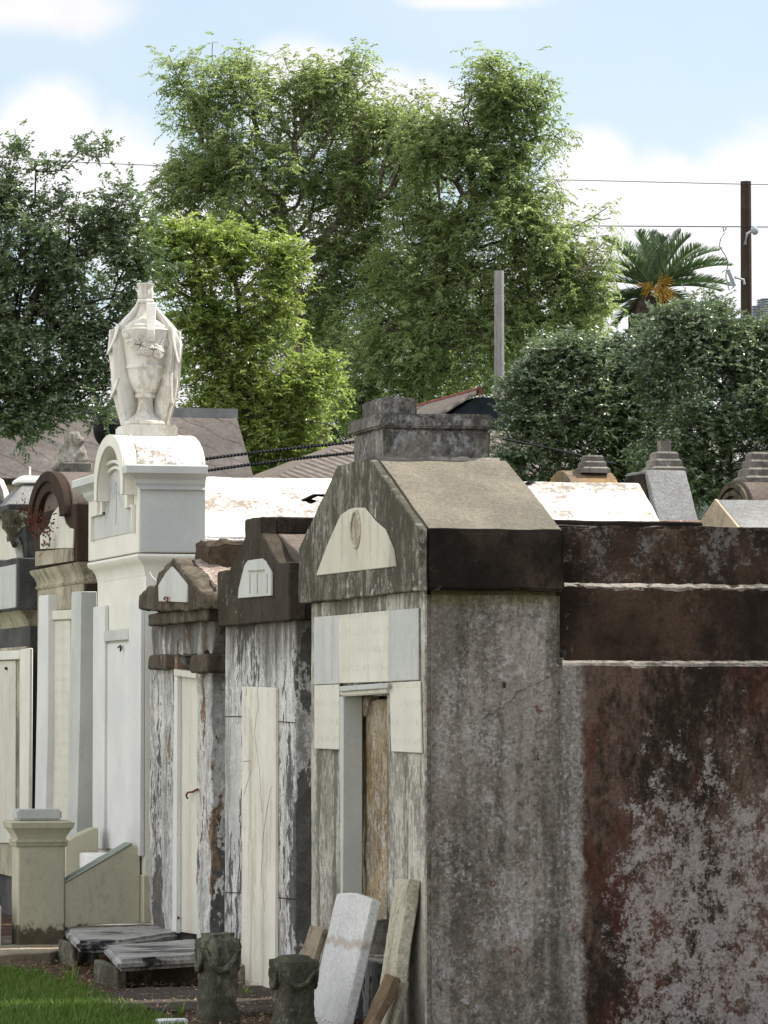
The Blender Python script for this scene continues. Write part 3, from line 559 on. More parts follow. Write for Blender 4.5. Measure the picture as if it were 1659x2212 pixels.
part('iron_latch', tube([pX(p, X3 + .0) for p in [zB(1020, 1585), zB(1030, 1600), zB(1015, 1615)]], .007, 5), M['iron'], t)
part('iron_bracket', tube([pY(p, y30 - .05) for p in [zB(1185, 60), zB(1200, 90), zB(1225, 120), zB(1215, 180)]], .016, 6), M['iron'], t)

# ================================================================== TOMB 4 : white tomb carrying the urn
X4 = 5.24
y40 = yy(zP, 725, 1800, X4); y41 = yy(zP, 175, 1800, X4)
t = thing('white_urn_tomb', 'tall cream-white tomb with barrel-arched top, the one carrying the marble urn', 'tomb', (X4, y40, 0))
e4 = .055; XF4 = X4 - e4
zg = pX(zP(655, 1410), XF4).z; zcv = pX(zP(725, 1640), X4).z; zfr = pX(zP(640, 1985), X4).z; zct = pX(zP(655, 405), XF4).z; zcb = pX(zP(655, 650), XF4).z
XD4 = pY(zP(1410, 1000), y40 - e4).x
XR4 = pY((1437, 1149), y40 + .15).x + .0
part('body', box(X4, X4 + 3.2, y40, y41, -.1, zcv), M['plaster'], t, bev=.006)
# cavetto moulding under the upper block
prof = [(0, 0), (0, .0)]
def ringmould(name, prof, mat, x0, x1, ya, yb, label=None):
    """prof: list of (outward, z); mould wraps front and both sides of a block"""
    bm = bmesh.new(); rows = []
    for o_, z in prof: rows.append([bm.verts.new(p) for p in ((x0 - o_, ya - o_, z), (x1, ya - o_, z), (x1, yb + o_, z), (x0 - o_, yb + o_, z))])
    for A, B in zip(rows, rows[1:]):
        for i in range(4): bm.faces.new((A[i], A[(i + 1) % 4], B[(i + 1) % 4], B[i]))
    bm.faces.new(rows[0][::-1]); bm.faces.new(rows[-1])
    return part(name, bm, mat, t, label, ang=30)
hz = zg - zcv
ringmould('cavetto_moulding', [(.002, zcv - .02), (.004, zcv), (.012, zcv + hz * .25), (.03, zcv + hz * .5), (.055, zcv + hz * .66), (.062, zcv + hz * .8), (.058, zcv + hz * .93), (.045, zg - .008)], M['plaster'], X4, XD4 + .25, y40, y41)
part('upper_block', box(XF4, XD4, y40 - e4, y41 + e4, zg, zct - .02), M['plaster'], t, 'cream upper block', bev=.006)
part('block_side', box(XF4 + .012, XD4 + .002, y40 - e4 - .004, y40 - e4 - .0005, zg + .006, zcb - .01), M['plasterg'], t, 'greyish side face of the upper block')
hc = zct - zcb
for ra0, rb0 in ((y40 - e4, yy(zP, 485, 430, XF4 - .085) - .09), (yy(zP, 152, 560, XF4 - .085) + .09, y41 + e4)): ringmould('top_cornice', [(.0, zcb - .02), (.012, zcb), (.03, zcb + hc * .14), (.03, zcb + hc * .2), (.036, zcb + hc * .32), (.06, zcb + hc * .46), (.085, zcb + hc * .55), (.10, zcb + hc * .6), (.10, zct - .01), (.09, zct)], M['plasterg'], XF4, XD4, ra0, rb0)
# barrel arch: half ellipse swept back
XA = XF4 - .085
ya0 = yy(zP, 485, 430, XA); ya1 = yy(zP, 152, 560, XA); zab = zct - .03; zat = pX(zP(322, 55), XA).z
yc = (ya0 + ya1) / 2; ra = (ya1 - ya0) / 2
def halfell(ra_, rz_, zb_, n=20, c=None): return [((c or yc) + ra_ * math.cos(a), zb_ + rz_ * math.sin(a)) for a in np.linspace(0, math.pi, n)]
part('barrel_arch', prism(halfell(ra, zat - zab, zab), 'X', XF4 + .004, XD4 + .02), M['wroof'], t, 'sunlit white barrel top', bev=.008)
for k, (f, dx) in enumerate(((.99, .012),)):
    pass
zin = pX(zP(320, 190), XA).z; zsp_ = zab - .12
A = [(yc + ra * .99, zcb - .05)] + halfell(ra * .99, (zat - zab), zab, 24) + [(yc - ra * .99, zcb - .05)]
B = [(yc + ra * .84, zcb - .05)] + halfell(ra * .84, zin - zsp_, zsp_, 24) + [(yc - ra * .84, zcb - .05)]
part('arch_face', prism(A + B[::-1], 'X', XA - .012, XA - .001), M['plaster'], t, bev=.004)
part('arch_ring', prism(A + B[::-1], 'X', XA, XF4 - .0), M['plaster'], t)
part('arch_core', prism([(yc + ra * .98, zct - .021)] + halfell(ra * .98, zat - zab - .004, zab, 24) + [(yc - ra * .98, zct - .021)], 'X', XF4 + .002, XD4 - .01), M['plaster'], t)
yci = yy(zP, 405, 500, XF4); rt_ = (yy(zP, 262, 900, XF4) - yy(zP, 520, 900, XF4)) / 2
zsh = pX(zP(240, 985), XF4).z; zq_ = pX(zP(300, 760), XF4).z; ztp = pX(zP(400, 465), XF4).z
def legband(f0, f1, x0, x1):
    A = [(yci + rt_ * f0, zsh)] + halfell(rt_ * f0, (ztp - zq_) * f0, zq_, 22, yci) + [(yci - rt_ * f0, zsh)]; B = [(yci + rt_ * f1, zsh)] + halfell(rt_ * f1, (ztp - zq_) * f1, zq_, 22, yci) + [(yci - rt_ * f1, zsh)]
    part('arch_moulding', prism(A + B[::-1], 'X', x0, x1), M['plaster'], t, bev=.004)
legband(1.42, 1.28, XF4 - .045, XF4 - .001); legband(1.16, 1.02, XF4 - .030, XF4 - .001)
yl_, yr__ = yy(zP, 140, 1275, XF4), yy(zP, 606, 1155, XF4); zlo = pX(zP(140, 1275), XF4).z
tp = [(yl_, zlo), (yl_, zsh - .002), (yci + rt_, zsh - .002)] + halfell(rt_, ztp - zq_, zq_, 18, yci) + [(yci - rt_, zsh - .002), (yr__, zsh - .002), (yr__, zlo)]
part('pediment_tablet', prism(tp, 'X', XF4 - .006, XF4 - .0005), M['greym'], t, 'bluish white tablet in the arch with worn willow carving', bev=.002)
for a_, b_, z0__, z1__ in ((yl_, yl_ + .02, zlo - .01, zsh + .02), (yr__ - .02, yr__, zlo - .01, zsh + .02), (yci + rt_ * 1.02, yl_ - .0005, zsh, zsh + .02), (yr__ + .0005, yci - rt_ * 1.02, zsh, zsh + .02)):
    part('tablet_moulding', box(XF4 - .028, XF4 - .0008, a_, b_, z0__, z1__), M['plaster'], t, bev=.004)
bm = bmesh.new()
for i in range(12):
    u = 270 + i * 16; v0 = 900 - 330 * math.sin(math.pi * (i + 1) / 14)
    add_tube(bm, [pX(zP(u + random.uniform(-6, 6), v0 + k * 45), XF4 - .0065) for k in range(random.randint(4, 8))], .0022, 4)
add_tube(bm, [pX(zP(390, 600), XF4 - .007), pX(zP(395, 850), XF4 - .007), pX(zP(385, 1100), XF4 - .007)], .003, 5)
part('willow_carving', bm, simple('grey_carving_shade', (.33, .33, .38), .8, .1), t.children[-1] if False else t)
# pilasters, lintel and door
def colum(nm, z0, x0, x1, y0_, y1_, X, d, mat, lab=None, bev=.004):
    return part(nm, prism(fx(X - d, [z0(x0, y0_), z0(x1, y0_), z0(x1, y1_), z0(x0, y1_)]), 'X', X - d, X - .001), mat, t, lab, bev=bev)
pl0 = fx(X4 - .02, [zP(175, 2020), zP(315, 2015)]); 
zbase = pX(zB(800, 1240), X4).z
part('far_pilaster', box(X4 - .03, X4 - .001, yy(zA, 705, 1600, X4), y41 + .0, zbase + .0, zfr), M['plasterw'], t, bev=.004)
part('near_pilaster', box(X4 - .03, X4 - .001, y40 - .002, yy(zA, 862, 1600, X4), zbase + .0, zfr), M['plasterw'], t, bev=.004)
part('lintel', box(X4 - .035, X4 - .0005, yy(zA, 862, 1500, X4) + .001, yy(zA, 705, 1500, X4) - .001, pX(zA(780, 1545), X4).z, pX(zA(780, 1475), X4).z), M['greym'], t, bev=.004)
dr = part('door_tablet', box(X4 - .012, X4 - .0005, yy(zA, 862, 1500, X4) + .02, yy(zA, 705, 1500, X4) - .02, zbase + .01, pX(zA(780, 1548), X4).z - .01), M['plasterw'], t, 'white marble door tablet', bev=.003)
part('iron_ring', tube([pX(p, X4 - .03) for p in [zA(765, 1590), zA(780, 1577), zA(788, 1595), zA(780, 1612), zA(782, 1580)]], .006, 6), M['iron'], dr)
part('base_course', box(X4 - .012, X4 + 1.5, y40 - .012, y41, -.1, zbase - .12), M['taper'], t, bev=.008)
# rear vault roof
zrv0 = pY((600, 1163), y40 + .0).z; yrv = None
for k in np.linspace(.2, 1.6, 60):
    yrv = y40 + k; zrv1 = pY((600, 1031), yrv).z
    if abs(pY((1378, 1076), yrv).x - XR4) < .02 or pY((1378, 1076), yrv).x > XR4: break
part('vault_roof', prism([(y40 - .01, zrv0 - .05), (y40 - .01, zrv0), (yrv, zrv1), (y41 + (y40 - yrv) * 0 + .0, zrv0 + .02), (y41, zrv0 - .05)], 'X', XD4 + .003, XR4), M['wroof'], t, 'long blown-white sunlit roof slope', bev=.012, seg=2, size=.12, amp=.006)
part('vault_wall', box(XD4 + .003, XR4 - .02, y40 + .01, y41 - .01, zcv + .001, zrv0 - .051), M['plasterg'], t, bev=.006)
part('white_twig', tube([pY(p, y40 - .1) for p in [zP(775, 1640), zP(800, 1690), zP(850, 1740)]], .004, 5), M['white'], t)

# ------------------------------------------------------------------ steps of tomb 4: pier, cheek walls, treads
pc = pY(zU(190, 1600), y40 + .06); ps = pY(zU(690, 1600), pc.y).x - pc.x; pdp = .25; zplat = pc.z
t = thing('gate_pier', 'squat cream pier with stepped cap at the foot of the white tomb steps', 'pier', (pc.x, pc.y, 0))
zs0 = pY(zU(400, 535), pc.y).z; zs1 = pY(zU(400, 480), pc.y).z; zs2 = pY(zU(400, 345), pc.y).z; zs3 = pY(zU(400, 290), pc.y).z; zs4 = pY(zU(400, 268), pc.y).z; zs5 = pY(zU(400, 150), pc.y).z
part('shaft', box(pc.x, pc.x + ps, pc.y, pc.y + pdp, -.05, zs0), M['taper'], t, bev=.008, size=.06, amp=.003)
def sqmould(nm, prof, mat, x0, x1, ya, yb, par, lab=None):
    bm = bmesh.new(); rows = []
    for o_, z in prof: rows.append([bm.verts.new(p) for p in ((x0 - o_, ya - o_, z), (x1 + o_, ya - o_, z), (x1 + o_, yb + o_, z), (x0 - o_, yb + o_, z))])
    for A, B in zip(rows, rows[1:]):
        for i in range(4): bm.faces.new((A[i], A[(i + 1) % 4], B[(i + 1) % 4], B[i]))
    bm.faces.new(rows[0][::-1]); bm.faces.new(rows[-1]); return part(nm, bm, mat, par, lab, ang=30)
sqmould('moulded_cap', [(.004, zs0 - .01), (.016, zs0), (.02, zs0 + .01), (.008, zs0 + .016), (.018, zs0 + .02), (.02, zs1), (.004, zs1 + .008), (.008, zs1 + .02), (.014, zs1 + .035), (.035, zs2 - .012), (.048, zs2), (.05, zs2 + .01), (.055, zs3), (.03, zs4 - .002)], M['stain'] if False else M['taper'], pc.x, pc.x + ps, pc.y, pc.y + pdp, t)
part('top_stone', box(pc.x - .005, pc.x + ps - .02, pc.y + .01, pc.y + pdp - .01, zs4 + .002, zs5), M['greym'], t, bev=.012, seg=2, size=.05, amp=.003)
t = thing('white_tomb_steps', 'cream cheek walls and pale treads leading up to the white tomb', 'steps', (X4 - .5, pc.y + .1, 0))
yw = pc.y + .012
cp = fy(yw, [zU(690, 940), zU(1440, 500)]); cpx1 = X4 - .013
slope = (cp[1][1] - cp[0][1]) / (cp[1][0] - cp[0][0]); xa = pc.x + ps + .001
def zcheek(x): return cp[0][1] + slope * (x - cp[0][0])
part('near_cheek_wall', prism([(xa, -.05), (xa, zcheek(xa)), (cpx1 - .06, zcheek(cpx1 - .06)), (cpx1, zcheek(cpx1 - .06) - .03), (cpx1, -.05)], 'Y', yw, yw + .20), M['taper'], t, bev=.006)
part('near_coping', prism([(xa, zcheek(xa) + .001), (xa, zcheek(xa) + .012), (cpx1 - .06, zcheek(cpx1 - .06) + .012), (cpx1 - .05, zcheek(cpx1 - .06) + .001)], 'Y', yw - .006, yw + .205), M['coping'], t, 'green-grey sloping coping', bev=.004)
yf = y40 + 1.15
fcp = fy(yf, [zU(700, 500), zU(800, 440), zU(1000, 348), zU(1050, 350)])
part('far_cheek_wall', prism([(fcp[0][0], -.05)] + fcp + [(fcp[3][0], -.05)], 'Y', yf, yf + .18), M['taper'], t, bev=.006)
for k, (dx, zz) in enumerate(((.62, .30), (.42, .46), (.22, .62))):
    part('tread', box(X4 - dx, X4 - .02 + .0005 * k, yw + .206, yf - .001, -.02 if k == 0 else zz - .2, zz), M['white'], t, bev=.008)
bmk = tag(part('marble_step_block', box(pc.x - .75, pc.x - .10, pc.y + .05, pc.y + .75, -.05, .33), M['white'], bev=.015, seg=2, size=.1, amp=.004), 'pale marble step block at the left edge beside the pier', 'step block')
rebase(bmk, (pc.x - .4, pc.y + .3, 0))
bmk = tag(part('marble_step_block', box(pc.x - .62, pc.x - .05, pc.y + .8, pc.y + 1.5, -.05, .62), M['white'], bev=.015, seg=2), 'taller pale marble block behind the pier at the left edge', 'step block')
rebase(bmk, (pc.x - .3, pc.y + 1.1, 0))

# ------------------------------------------------------------------ draped urn
YU = yc + .0
u0 = pY(zG(650, 1900), YU)
S = (YU / ray(*zG(650, 1900)).y) / F_PX / 1.01266 / 5.53 * 1.0     # metres per zoomed pixel
t = thing('draped_marble_urn', 'white marble urn with carved cloth and rose garland standing on the barrel-topped tomb', 'urn', (u0.x, u0.y, zat))
pw = 325 * S; zp0 = zat - .03; zp1 = pY(zG(650, 1925), YU - .17).z
part('plinth', box(u0.x - pw + .01, u0.x + pw + .01, YU - .17, YU + .17, zp0, zp1), M['urn'], t, 'square marble plinth', bev=.012, seg=2)
def zz(y): return (1900 - y) * S
C = (u0.x, u0.y, zp1)
urn_prof = [(250, 1900), (262, 1880), (255, 1850), (215, 1830), (205, 1815), (160, 1790), (112, 1740), (92, 1660), (90, 1600), (98, 1565), (122, 1560), (126, 1535), (122, 1512), (112, 1508), (135, 1485), (185, 1380), (212, 1290), (228, 1212), (242, 1208), (246, 1190), (240, 1170), (230, 1160), (250, 1050), (275, 900), (296, 760), (305, 745), (300, 735), (268, 725), (268, 690), (225, 670), (215, 655), (160, 620), (110, 560), (82, 480), (74, 415)]
part('urn_body', lathe([(r * S, zz(y)) for r, y in urn_prof], C, 48), M['urn'], t, 'goblet shaped urn body', ang=30)
part('neck_ring', lathe([(r * S, zz(y)) for r, y in [(70, 418), (98, 405), (106, 385), (98, 365), (70, 352)]], C, 32), M['urn'], t)
flu = lambda r, z, a: r * (1 + .10 * abs(math.cos(a * 4)) - .05)
part('fluted_finial', lathe([(r * S, zz(y)) for r, y in [(84, 352), (92, 330), (98, 290), (88, 240), (92, 205), (108, 175), (92, 170), (70, 200)]], C, 64, flu), M['urn'], t, 'fluted tulip shaped finial', ang=50)
TC = (-FW).copy(); TR = RT.copy()      # the carved face looks along TC
def U(x, y, d): return Vector(C) + TR * ((x - 650) * S) + TC * (d * S) + Vector((0, 0, zz(y)))
# carved handle strip
bm = bmesh.new(); hs = []
for x0_, x1_, y_, d_ in [(668, 785, 415, 150), (668, 785, 430, 165), (672, 785, 600, 215), (690, 780, 760, 315), (696, 776, 900, 335)]:
    hs.append([bm.verts.new(U(x0_, y_, d_)), bm.verts.new(U(x1_, y_, d_)), bm.verts.new(U(x1_, y_, d_ - 60)), bm.verts.new(U(x0_, y_, d_ - 60))])
for A, B in zip(hs, hs[1:]):
    for i in range(4): bm.faces.new((A[i], A[(i + 1) % 4], B[(i + 1) % 4], B[i]))
bm.faces.new(hs[0]); bm.faces.new(hs[-1][::-1]); part('scroll_handle', bm, M['urn'], t, bev=.004)
# cloth: pleated shell open to the front
Rp = [(370, 95), (430, 120), (520, 190), (620, 285), (700, 350), (800, 410), (900, 432), (1000, 430), (1150, 415), (1300, 405), (1450, 392), (1600, 360), (1750, 320), (1880, 285)]
def Rat(y):
    for (a, ra_), (b_, rb_) in zip(Rp, Rp[1:]):
        if a <= y <= b_: return ra_ + (rb_ - ra_) * (y - a) / (b_ - a)
    return Rp[-1][1]
bm = bmesh.new(); rows = []; NA = 150
for y in np.linspace(372, 1890, 70):
    row = []; f = (y - 372) / 1518; R_ = Rat(y)
    for i in range(NA):
        a = 2 * math.pi * i / NA - math.pi; sn, cs = math.sin(a), math.cos(a)
        pl = (.6 * math.sin(a * 17 + math.sin(y * .003) * 1.2) + .4 * math.sin(a * 31 + y * .0015)) * min(1, f * 4)
        d = R_ * (.40 * abs(math.sin(2 * a)) ** 1.5 - .34 * cs ** 3 if cs > 0 else .72 * cs)
        k_ = 1 + pl * (.055 if abs(sn) > .3 else .02)
        row.append(bm.verts.new(U(650 + R_ * sn * k_, y, d * k_ + pl * 9)))
    rows.append(row)
for A, B in zip(rows, rows[1:]):
    for i in range(NA): bm.faces.new((A[i], A[(i + 1) % NA], B[(i + 1) % NA], B[i]))
bm.faces.new(rows[0]); bm.faces.new(rows[-1][::-1])
part('carved_drapery', bm, M['urn'], t, 'carved pleated cloth falling down both sides', ang=70)
# overlapping hanging corners of the cloth
def flap(side, y0_, y1_, x_in, x_out, xt, d0):
    bm = bmesh.new(); rows = []
    for k in range(14):
        f = k / 13; y = y0_ + (y1_ - y0_) * f; row = []
        for j in range(13):
            g = j / 12; xe = x_out + (xt - x_out) * f ** 2.2; xi = x_in + (xt - x_in) * f ** 1.5
            x = xi + (xe - xi) * g; d = d0 + 42 * math.sin(g * math.pi * 2.5 + .6) * (1 - f * .5) - 90 * g
            row.append(bm.verts.new(U(x, y + 60 * g * (1 - f), d)))
        rows.append(row)
    for A, B in zip(rows, rows[1:]):
        for i in range(12): bm.faces.new((A[i], A[i + 1], B[i + 1], B[i]))
    o = part('cloth_corner', bm, M['urn'], t, ang=60); s_ = o.modifiers.new('thick', 'SOLIDIFY'); s_.thickness = 18 * S
flap(-1, 680, 1030, 345, 228, 203, 105); flap(1, 700, 1150, 965, 1070, 1052, 105)
flap(-1, 1330, 1560, 330, 262, 240, 95); flap(1, 1250, 1640, 960, 1030, 975, 95)
# garland
gb = bmesh.new()
def urnr(y):
    for (ra_, a), (rb_, b_) in zip(urn_prof, urn_prof[1:]):
        if b_ <= y <= a and a != b_: return ra_ + (rb_ - ra_) * (y - a) / (b_ - a)
    return 250
for i in range(46):
    f = i / 45; x = 395 + 590 * f; y = 765 + 250 * math.sin(math.pi * min(1, f * 1.02)) ** .8
    for k in range(3):
        xx = x + random.uniform(-18, 18); yy_ = y + random.uniform(-26, 26); rr = max(40, urnr(yy_)); d = math.sqrt(max(0, rr * rr - (xx - 650) ** 2))
        add_ball(gb, U(xx, yy_, d + 14), random.uniform(16, 28) * S, 1)
part('garland_leaves', gb, M['urn'], t, 'carved garland of leaves and buds')
def rose(x, y, r):
    bm = bmesh.new(); rr = urnr(y); d = math.sqrt(max(0, rr * rr - (x - 650) ** 2)) + 40
    c = U(x, y, d); nrm = (c - Vector((C[0], C[1], c.z))).normalized(); M4 = nrm.to_track_quat('Z', 'Y').to_matrix()
    for q_, rad in ((1.0, .26), (.62, .22), (.25, .2)):
        pts_ = [c + M4 @ Vector((r * S * q_ * (1 + .08 * math.cos(5 * a)) * math.cos(a), r * S * q_ * (1 + .08 * math.cos(5 * a)) * math.sin(a), (1 - q_) * r * S * .5)) for a in np.linspace(0, 2 * math.pi, 21)]
        add_tube(bm, pts_, r * S * rad, 6)
    add_ball(bm, c + nrm * r * S * .3, r * S * .25, 1)
    part('carved_rose', bm, M['urn'], t)
rose(535, 930, 62); rose(690, 985, 66); rose(825, 1020, 62); rose(600, 1010, 38); rose(910, 900, 40)

# ================================================================== TOMB 5 : dark brown arched tomb
X5 = 5.24
def y5(x, y, X=X5): return yy(zO, x, y, X)
XU5 = X5 - .06
y50 = yy(zT, 790, 1200, X5); y51 = yy(zT, 352, 1200, X5)
t = thing('brown_arched_tomb', 'dark brown round-arched tomb with the small lamb statue, left of the white urn tomb', 'tomb', (X5, y50, 0))
zm0 = pX(zO(690, 1900), X5).z; zm1 = pX(zO(690, 1640), XU5).z
part('body', box(X5, X5 + 2.6, y50, y51, -.1, zm0), M['brown'], t, bev=.006, size=.12, amp=.004)
part('front_face', box(X5 - .006, X5 - .0005, y50 + .03, y51 - .005, .3, zm0 - .001), M['stain'], t)
hz = zm1 - zm0
ringmould('moulded_cornice', [(.0, zm0 - .01), (.015, zm0), (.022, zm0 + hz * .12), (.01, zm0 + hz * .2), (.012, zm0 + hz * .35), (.03, zm0 + hz * .6), (.055, zm0 + hz * .85), (.06, zm1 - .004)], M['stain'], X5, X5 + .6, y50, y51)
ub0 = y5(925, 1300, XU5); ub1 = y5(412, 1300, XU5); zu = pX(zO(735, 940), XU5).z
part('upper_block', box(XU5, X5 + 2.5, ub0, ub1, zm1, zu), M['brown'], t, 'dark brown upper block', bev=.008, size=.09, amp=.005)
XA5 = XU5 - .05
yb0 = y5(740, 900, XA5) - .12; yb1 = ub1 + .02; c5 = (yb0 + yb1) / 2; r5 = (yb1 - yb0) / 2; za5 = pX(zO(605, 492), XA5).z
zsp = zu - .02
part('barrel_vault', prism(halfell(r5, za5 - zsp, zsp, 22, c5), 'X', XA5 + .06, X5 + 1.0), M['brownroof'], t, 'brown-grey barrel top', bev=.008, size=.1, amp=.006)
def band5(r0, r1, h0, h1, x0, x1):
    A = halfell(r0, h0, zsp - .05, 22, c5); B = halfell(r1, h1, zsp - .05, 22, c5); part('arch_moulding', prism(A + B[::-1], 'X', x0, x1), M['brown'], t, bev=.004)
H5 = za5 - zsp + .05
band5(r5 * 1.01, r5 * .8, H5 * 1.01, H5 * .8, XA5 - .0, XA5 + .059); band5(r5 * .81, r5 * .6, H5 * .81, H5 * .58, XA5 + .02, XA5 + .058)
part('gable_tablet', prism(fx(XU5 - .012, [zO(488, 1445), zO(488, 1280), zO(590, 1150), zO(640, 1010), zO(715, 915), zO(745, 930), zO(790, 1130), zO(840, 1190), zO(885, 1200), zO(880, 1430)]), 'X', XU5 - .014, XU5 - .001), M['cream'], t, 'cream tablet filling the arch', bev=.003)
part('inscription_band', prism(fx(XU5 - .02, [zO(425, 1475), zO(868, 1430), zO(868, 1590), zO(425, 1655)]), 'X', XU5 - .02, XU5 - .001), M['stain'], t, 'stained cream band', bev=.004)
part('far_jamb', prism(fx(X5 - .08, [zT(362, 98), zT(446, 90), zT(442, 1400), zT(418, 2400), zT(318, 2400)]), 'X', X5 - .08, X5 - .008), M['plasterw'], t, bev=.004)
part('near_jamb', prism(fx(X5 - .08, [zT(666, 65), zT(752, 58), zT(738, 1300), zT(712, 2500), zT(622, 2500)]), 'X', X5 - .08, X5 + .035), M['greym'], t, bev=.004)
part('lintel', prism(fx(X5 - .05, [zT(446, 240), zT(662, 228), zT(662, 318), zT(446, 328)]), 'X', X5 - .05, X5 - .008), M['cream'], t, bev=.006)
part('door_tablet', prism(fx(X5 - .03, [zT(460, 332), zT(650, 322), zT(640, 2400), zT(430, 2400)]), 'X', X5 - .03, X5 - .008), M['creamtext'], t, 'tall cream door tablet with worn lettering', bev=.004)
part('transom_panel', prism(fx(X5 - .02, [zT(468, 105), zT(662, 85), zT(662, 222), zT(468, 232)]), 'X', X5 - .014, X5 - .007), M['stain'], t)

# small stone lamb on its plinth
ylp = c5 + .12; l0 = pY(zO(745, 480), ylp - .1); l1 = pY(zO(1108, 480), ylp - .1); zlp = pY(zO(900, 395), ylp - .1).z
t = thing('stone_lamb', 'small lichened stone animal with raised head sitting on the brown arched tomb', 'statue', ((l0.x + l1.x) / 2, ylp, za5))
part('plinth', box(l0.x, l1.x, ylp - .11, ylp + .14, za5 - .02, zlp), M['cap'], t, bev=.008, size=.05, amp=.003)
bm = bmesh.new()
def LB(x, y, dy=0): return pY(zO(x, y), ylp + dy)
for x, y, r, dy in [(800, 320, .085, .03), (850, 260, .075, .02), (760, 370, .07, .05), (910, 280, .065, -.02), (960, 320, .06, -.03), (985, 360, .05, -.04), (880, 180, .065, 0), (870, 130, .06, 0), (900, 120, .055, -.03), (940, 130, .04, -.05), (700, 430, .05, .05), (720, 400, .055, .06), (860, 350, .06, -.04), (1000, 370, .035, -.06), (835, 100, .035, .02), (930, 230, .05, -.02)]:
    add_ball(bm, LB(x, y, dy), (r, r, r * 1.15), 2)
add_ball(bm, LB(975, 130, -.06), (.035, .03, .02), 2)
o = part('animal', bm, M['lamb'], t, 'seated animal with thick fleece'); rm = o.modifiers.new('r', 'REMESH'); rm.mode = 'VOXEL'; rm.voxel_size = .012; rm.use_smooth_shade = True
tx = bpy.data.textures.new('fleece', 'CLOUDS'); tx.noise_scale = .035
dm = o.modifiers.new('d', 'DISPLACE'); dm.texture = tx; dm.strength = .03; dm.mid_level = .5

# ================================================================== TOMB 6 : grey tomb at the left edge
X6 = 5.24
y60 = yy(zT, 272, 1200, X6); y61 = y60 + 2.3
t = thing('hipped_grey_tomb', 'dark grey tomb with pale front and small hipped cap, at the left edge', 'tomb', (X6, y60, 0))
z6a = pX(zT(200, 575), X6).z; z6b = pX(zT(150, 250), X6).z
part('body', box(X6, X6 + 2.4, y60, y61, -.1, z6b), M['greywall'], t, bev=.006, size=.12, amp=.004)
part('front_face', box(X6 - .03, X6 - .0005, y60 + .0, y61, .3, z6a), M['stain'], t)
part('near_jamb', prism(fx(X6 - .06, [zT(182, 600), zT(272, 585), zT(262, 2400), zT(180, 2400)]), 'X', X6 - .06, X6 - .031), M['plaster'], t, bev=.006)
part('door_tablet', prism(fx(X6 - .045, [zT(-160, 712), zT(140, 700), zT(138, 2400), zT(-160, 2400)]), 'X', X6 - .045, X6 - .031), M['cream'], t, bev=.004)
part('iron_stud', tube([pX(zT(66, 775), X6 - .05) + Vector((-.01, 0, 0)), pX(zT(66, 775), X6 - .03)], .012, 8), M['iron'], t)
part('door_lintel', prism(fx(X6 - .07, [zT(-160, 622), zT(175, 605), zT(175, 690), zT(-160, 708)]), 'X', X6 - .07, X6 - .031), M['plaster'], t, bev=.006)
e6 = .11; z6c = pX(zO(210, 1545), X6 - e6).z
ringmould('moulded_cornice', [(.0, z6b - .12), (.02, z6b - .08), (.05, z6b - .03), (.09, z6b)], M['stain'], X6, X6 + 1.2, y60, y61)
part('attic_block', box(X6 - e6, X6 + 1.2, y60 - e6, y61 + e6, z6b, z6c), M['greywall'], t, bev=.01, size=.09, amp=.004)
part('attic_front', box(X6 - e6 - .008, X6 - e6 - .0005, y60 - e6 + .05, y61, z6b + .02, z6c - .05), M['greym'], t)
xn = pY(zO(215, 1300), y60 + .02).x
z6d = pX(zO(150, 990), X6).z
part('upper_block', box(X6 - .02, X6 + 1.0, y60 + .06, y61 - .06, z6c + .001, z6d), M['greywall'], t, bev=.01, size=.09, amp=.004)
yg6 = y60 + .0
gq = fx(X6 - .09, [zO(-700, 1560), zO(-700, 740), zO(-330, 470), (zO(-60, 600)), zO(0, 745), zO(40, 960), zO(80, 1060), zO(100, 1240), zO(170, 1400), zO(190, 1590)])
part('curved_pediment', prism(gq, 'X', X6 - .09, X6 - .021), M['cream'], t, 'cream pediment with a curved dark edge', bev=.008)
bm = bmesh.new(); add_tube(bm, [pX(p, X6 - .10) for p in [zO(-60, 590), zO(0, 735), zO(40, 950), zO(82, 1060), zO(104, 1240), zO(175, 1400)]], .022, 6)
part('pediment_edge', bm, M['greywall'], t)
# carved capital block and hipped cap
cb0 = pY(zO(85, 1150), y60 - .02); cb1 = pY(zO(240, 1150), y60 - .02)
zq0, zq1 = pY(zO(160, 1350), y60 - .02).z, pY(zO(160, 985), y60 - .02).z
part('carved_scroll', lathe([(.5 * .07, 0), (.6 * .07, (zq1 - zq0) * .2), (.08, (zq1 - zq0) * .45), (.075, (zq1 - zq0) * .6), (.10, (zq1 - zq0) * .85), (.1, zq1 - zq0)], ((cb0.x + cb1.x) / 2 , y60 - .02, zq0), 14, lambda r, z, a: r * (1 + .15 * math.sin(a * 5 + z * 40))), M['mossy'], t, size=.03, amp=.012, freq=18)
yh = y60 + .1
hx0, hx1 = pY(zO(85, 950), yh).x, pY(zO(500, 950), yh).x
zh0, zh1 = z6d + .0, pY(zO(370, 660), yh + .4).z
part('attic_roof', box(hx0, hx1 + .5, yh - .05, yh + 1.4, z6d - .06, z6d + .02), M['greywall'], t, bev=.006)
bm = bmesh.new()
A = [bm.verts.new(p) for p in ((hx0 + .02, yh, zh0 + .021), (hx1 + .3, yh, zh0 + .021), (hx1 + .3, yh + .9, zh0 + .021), (hx0 + .02, yh + .9, zh0 + .021))]
xm0, xm1 = pY(zO(270, 640), yh + .4).x, pY(zO(480, 640), yh + .4).x
B = [bm.verts.new(p) for p in ((xm0, yh + .35, zh1), (xm1, yh + .35, zh1), (xm1, yh + .55, zh1), (xm0, yh + .55, zh1))]
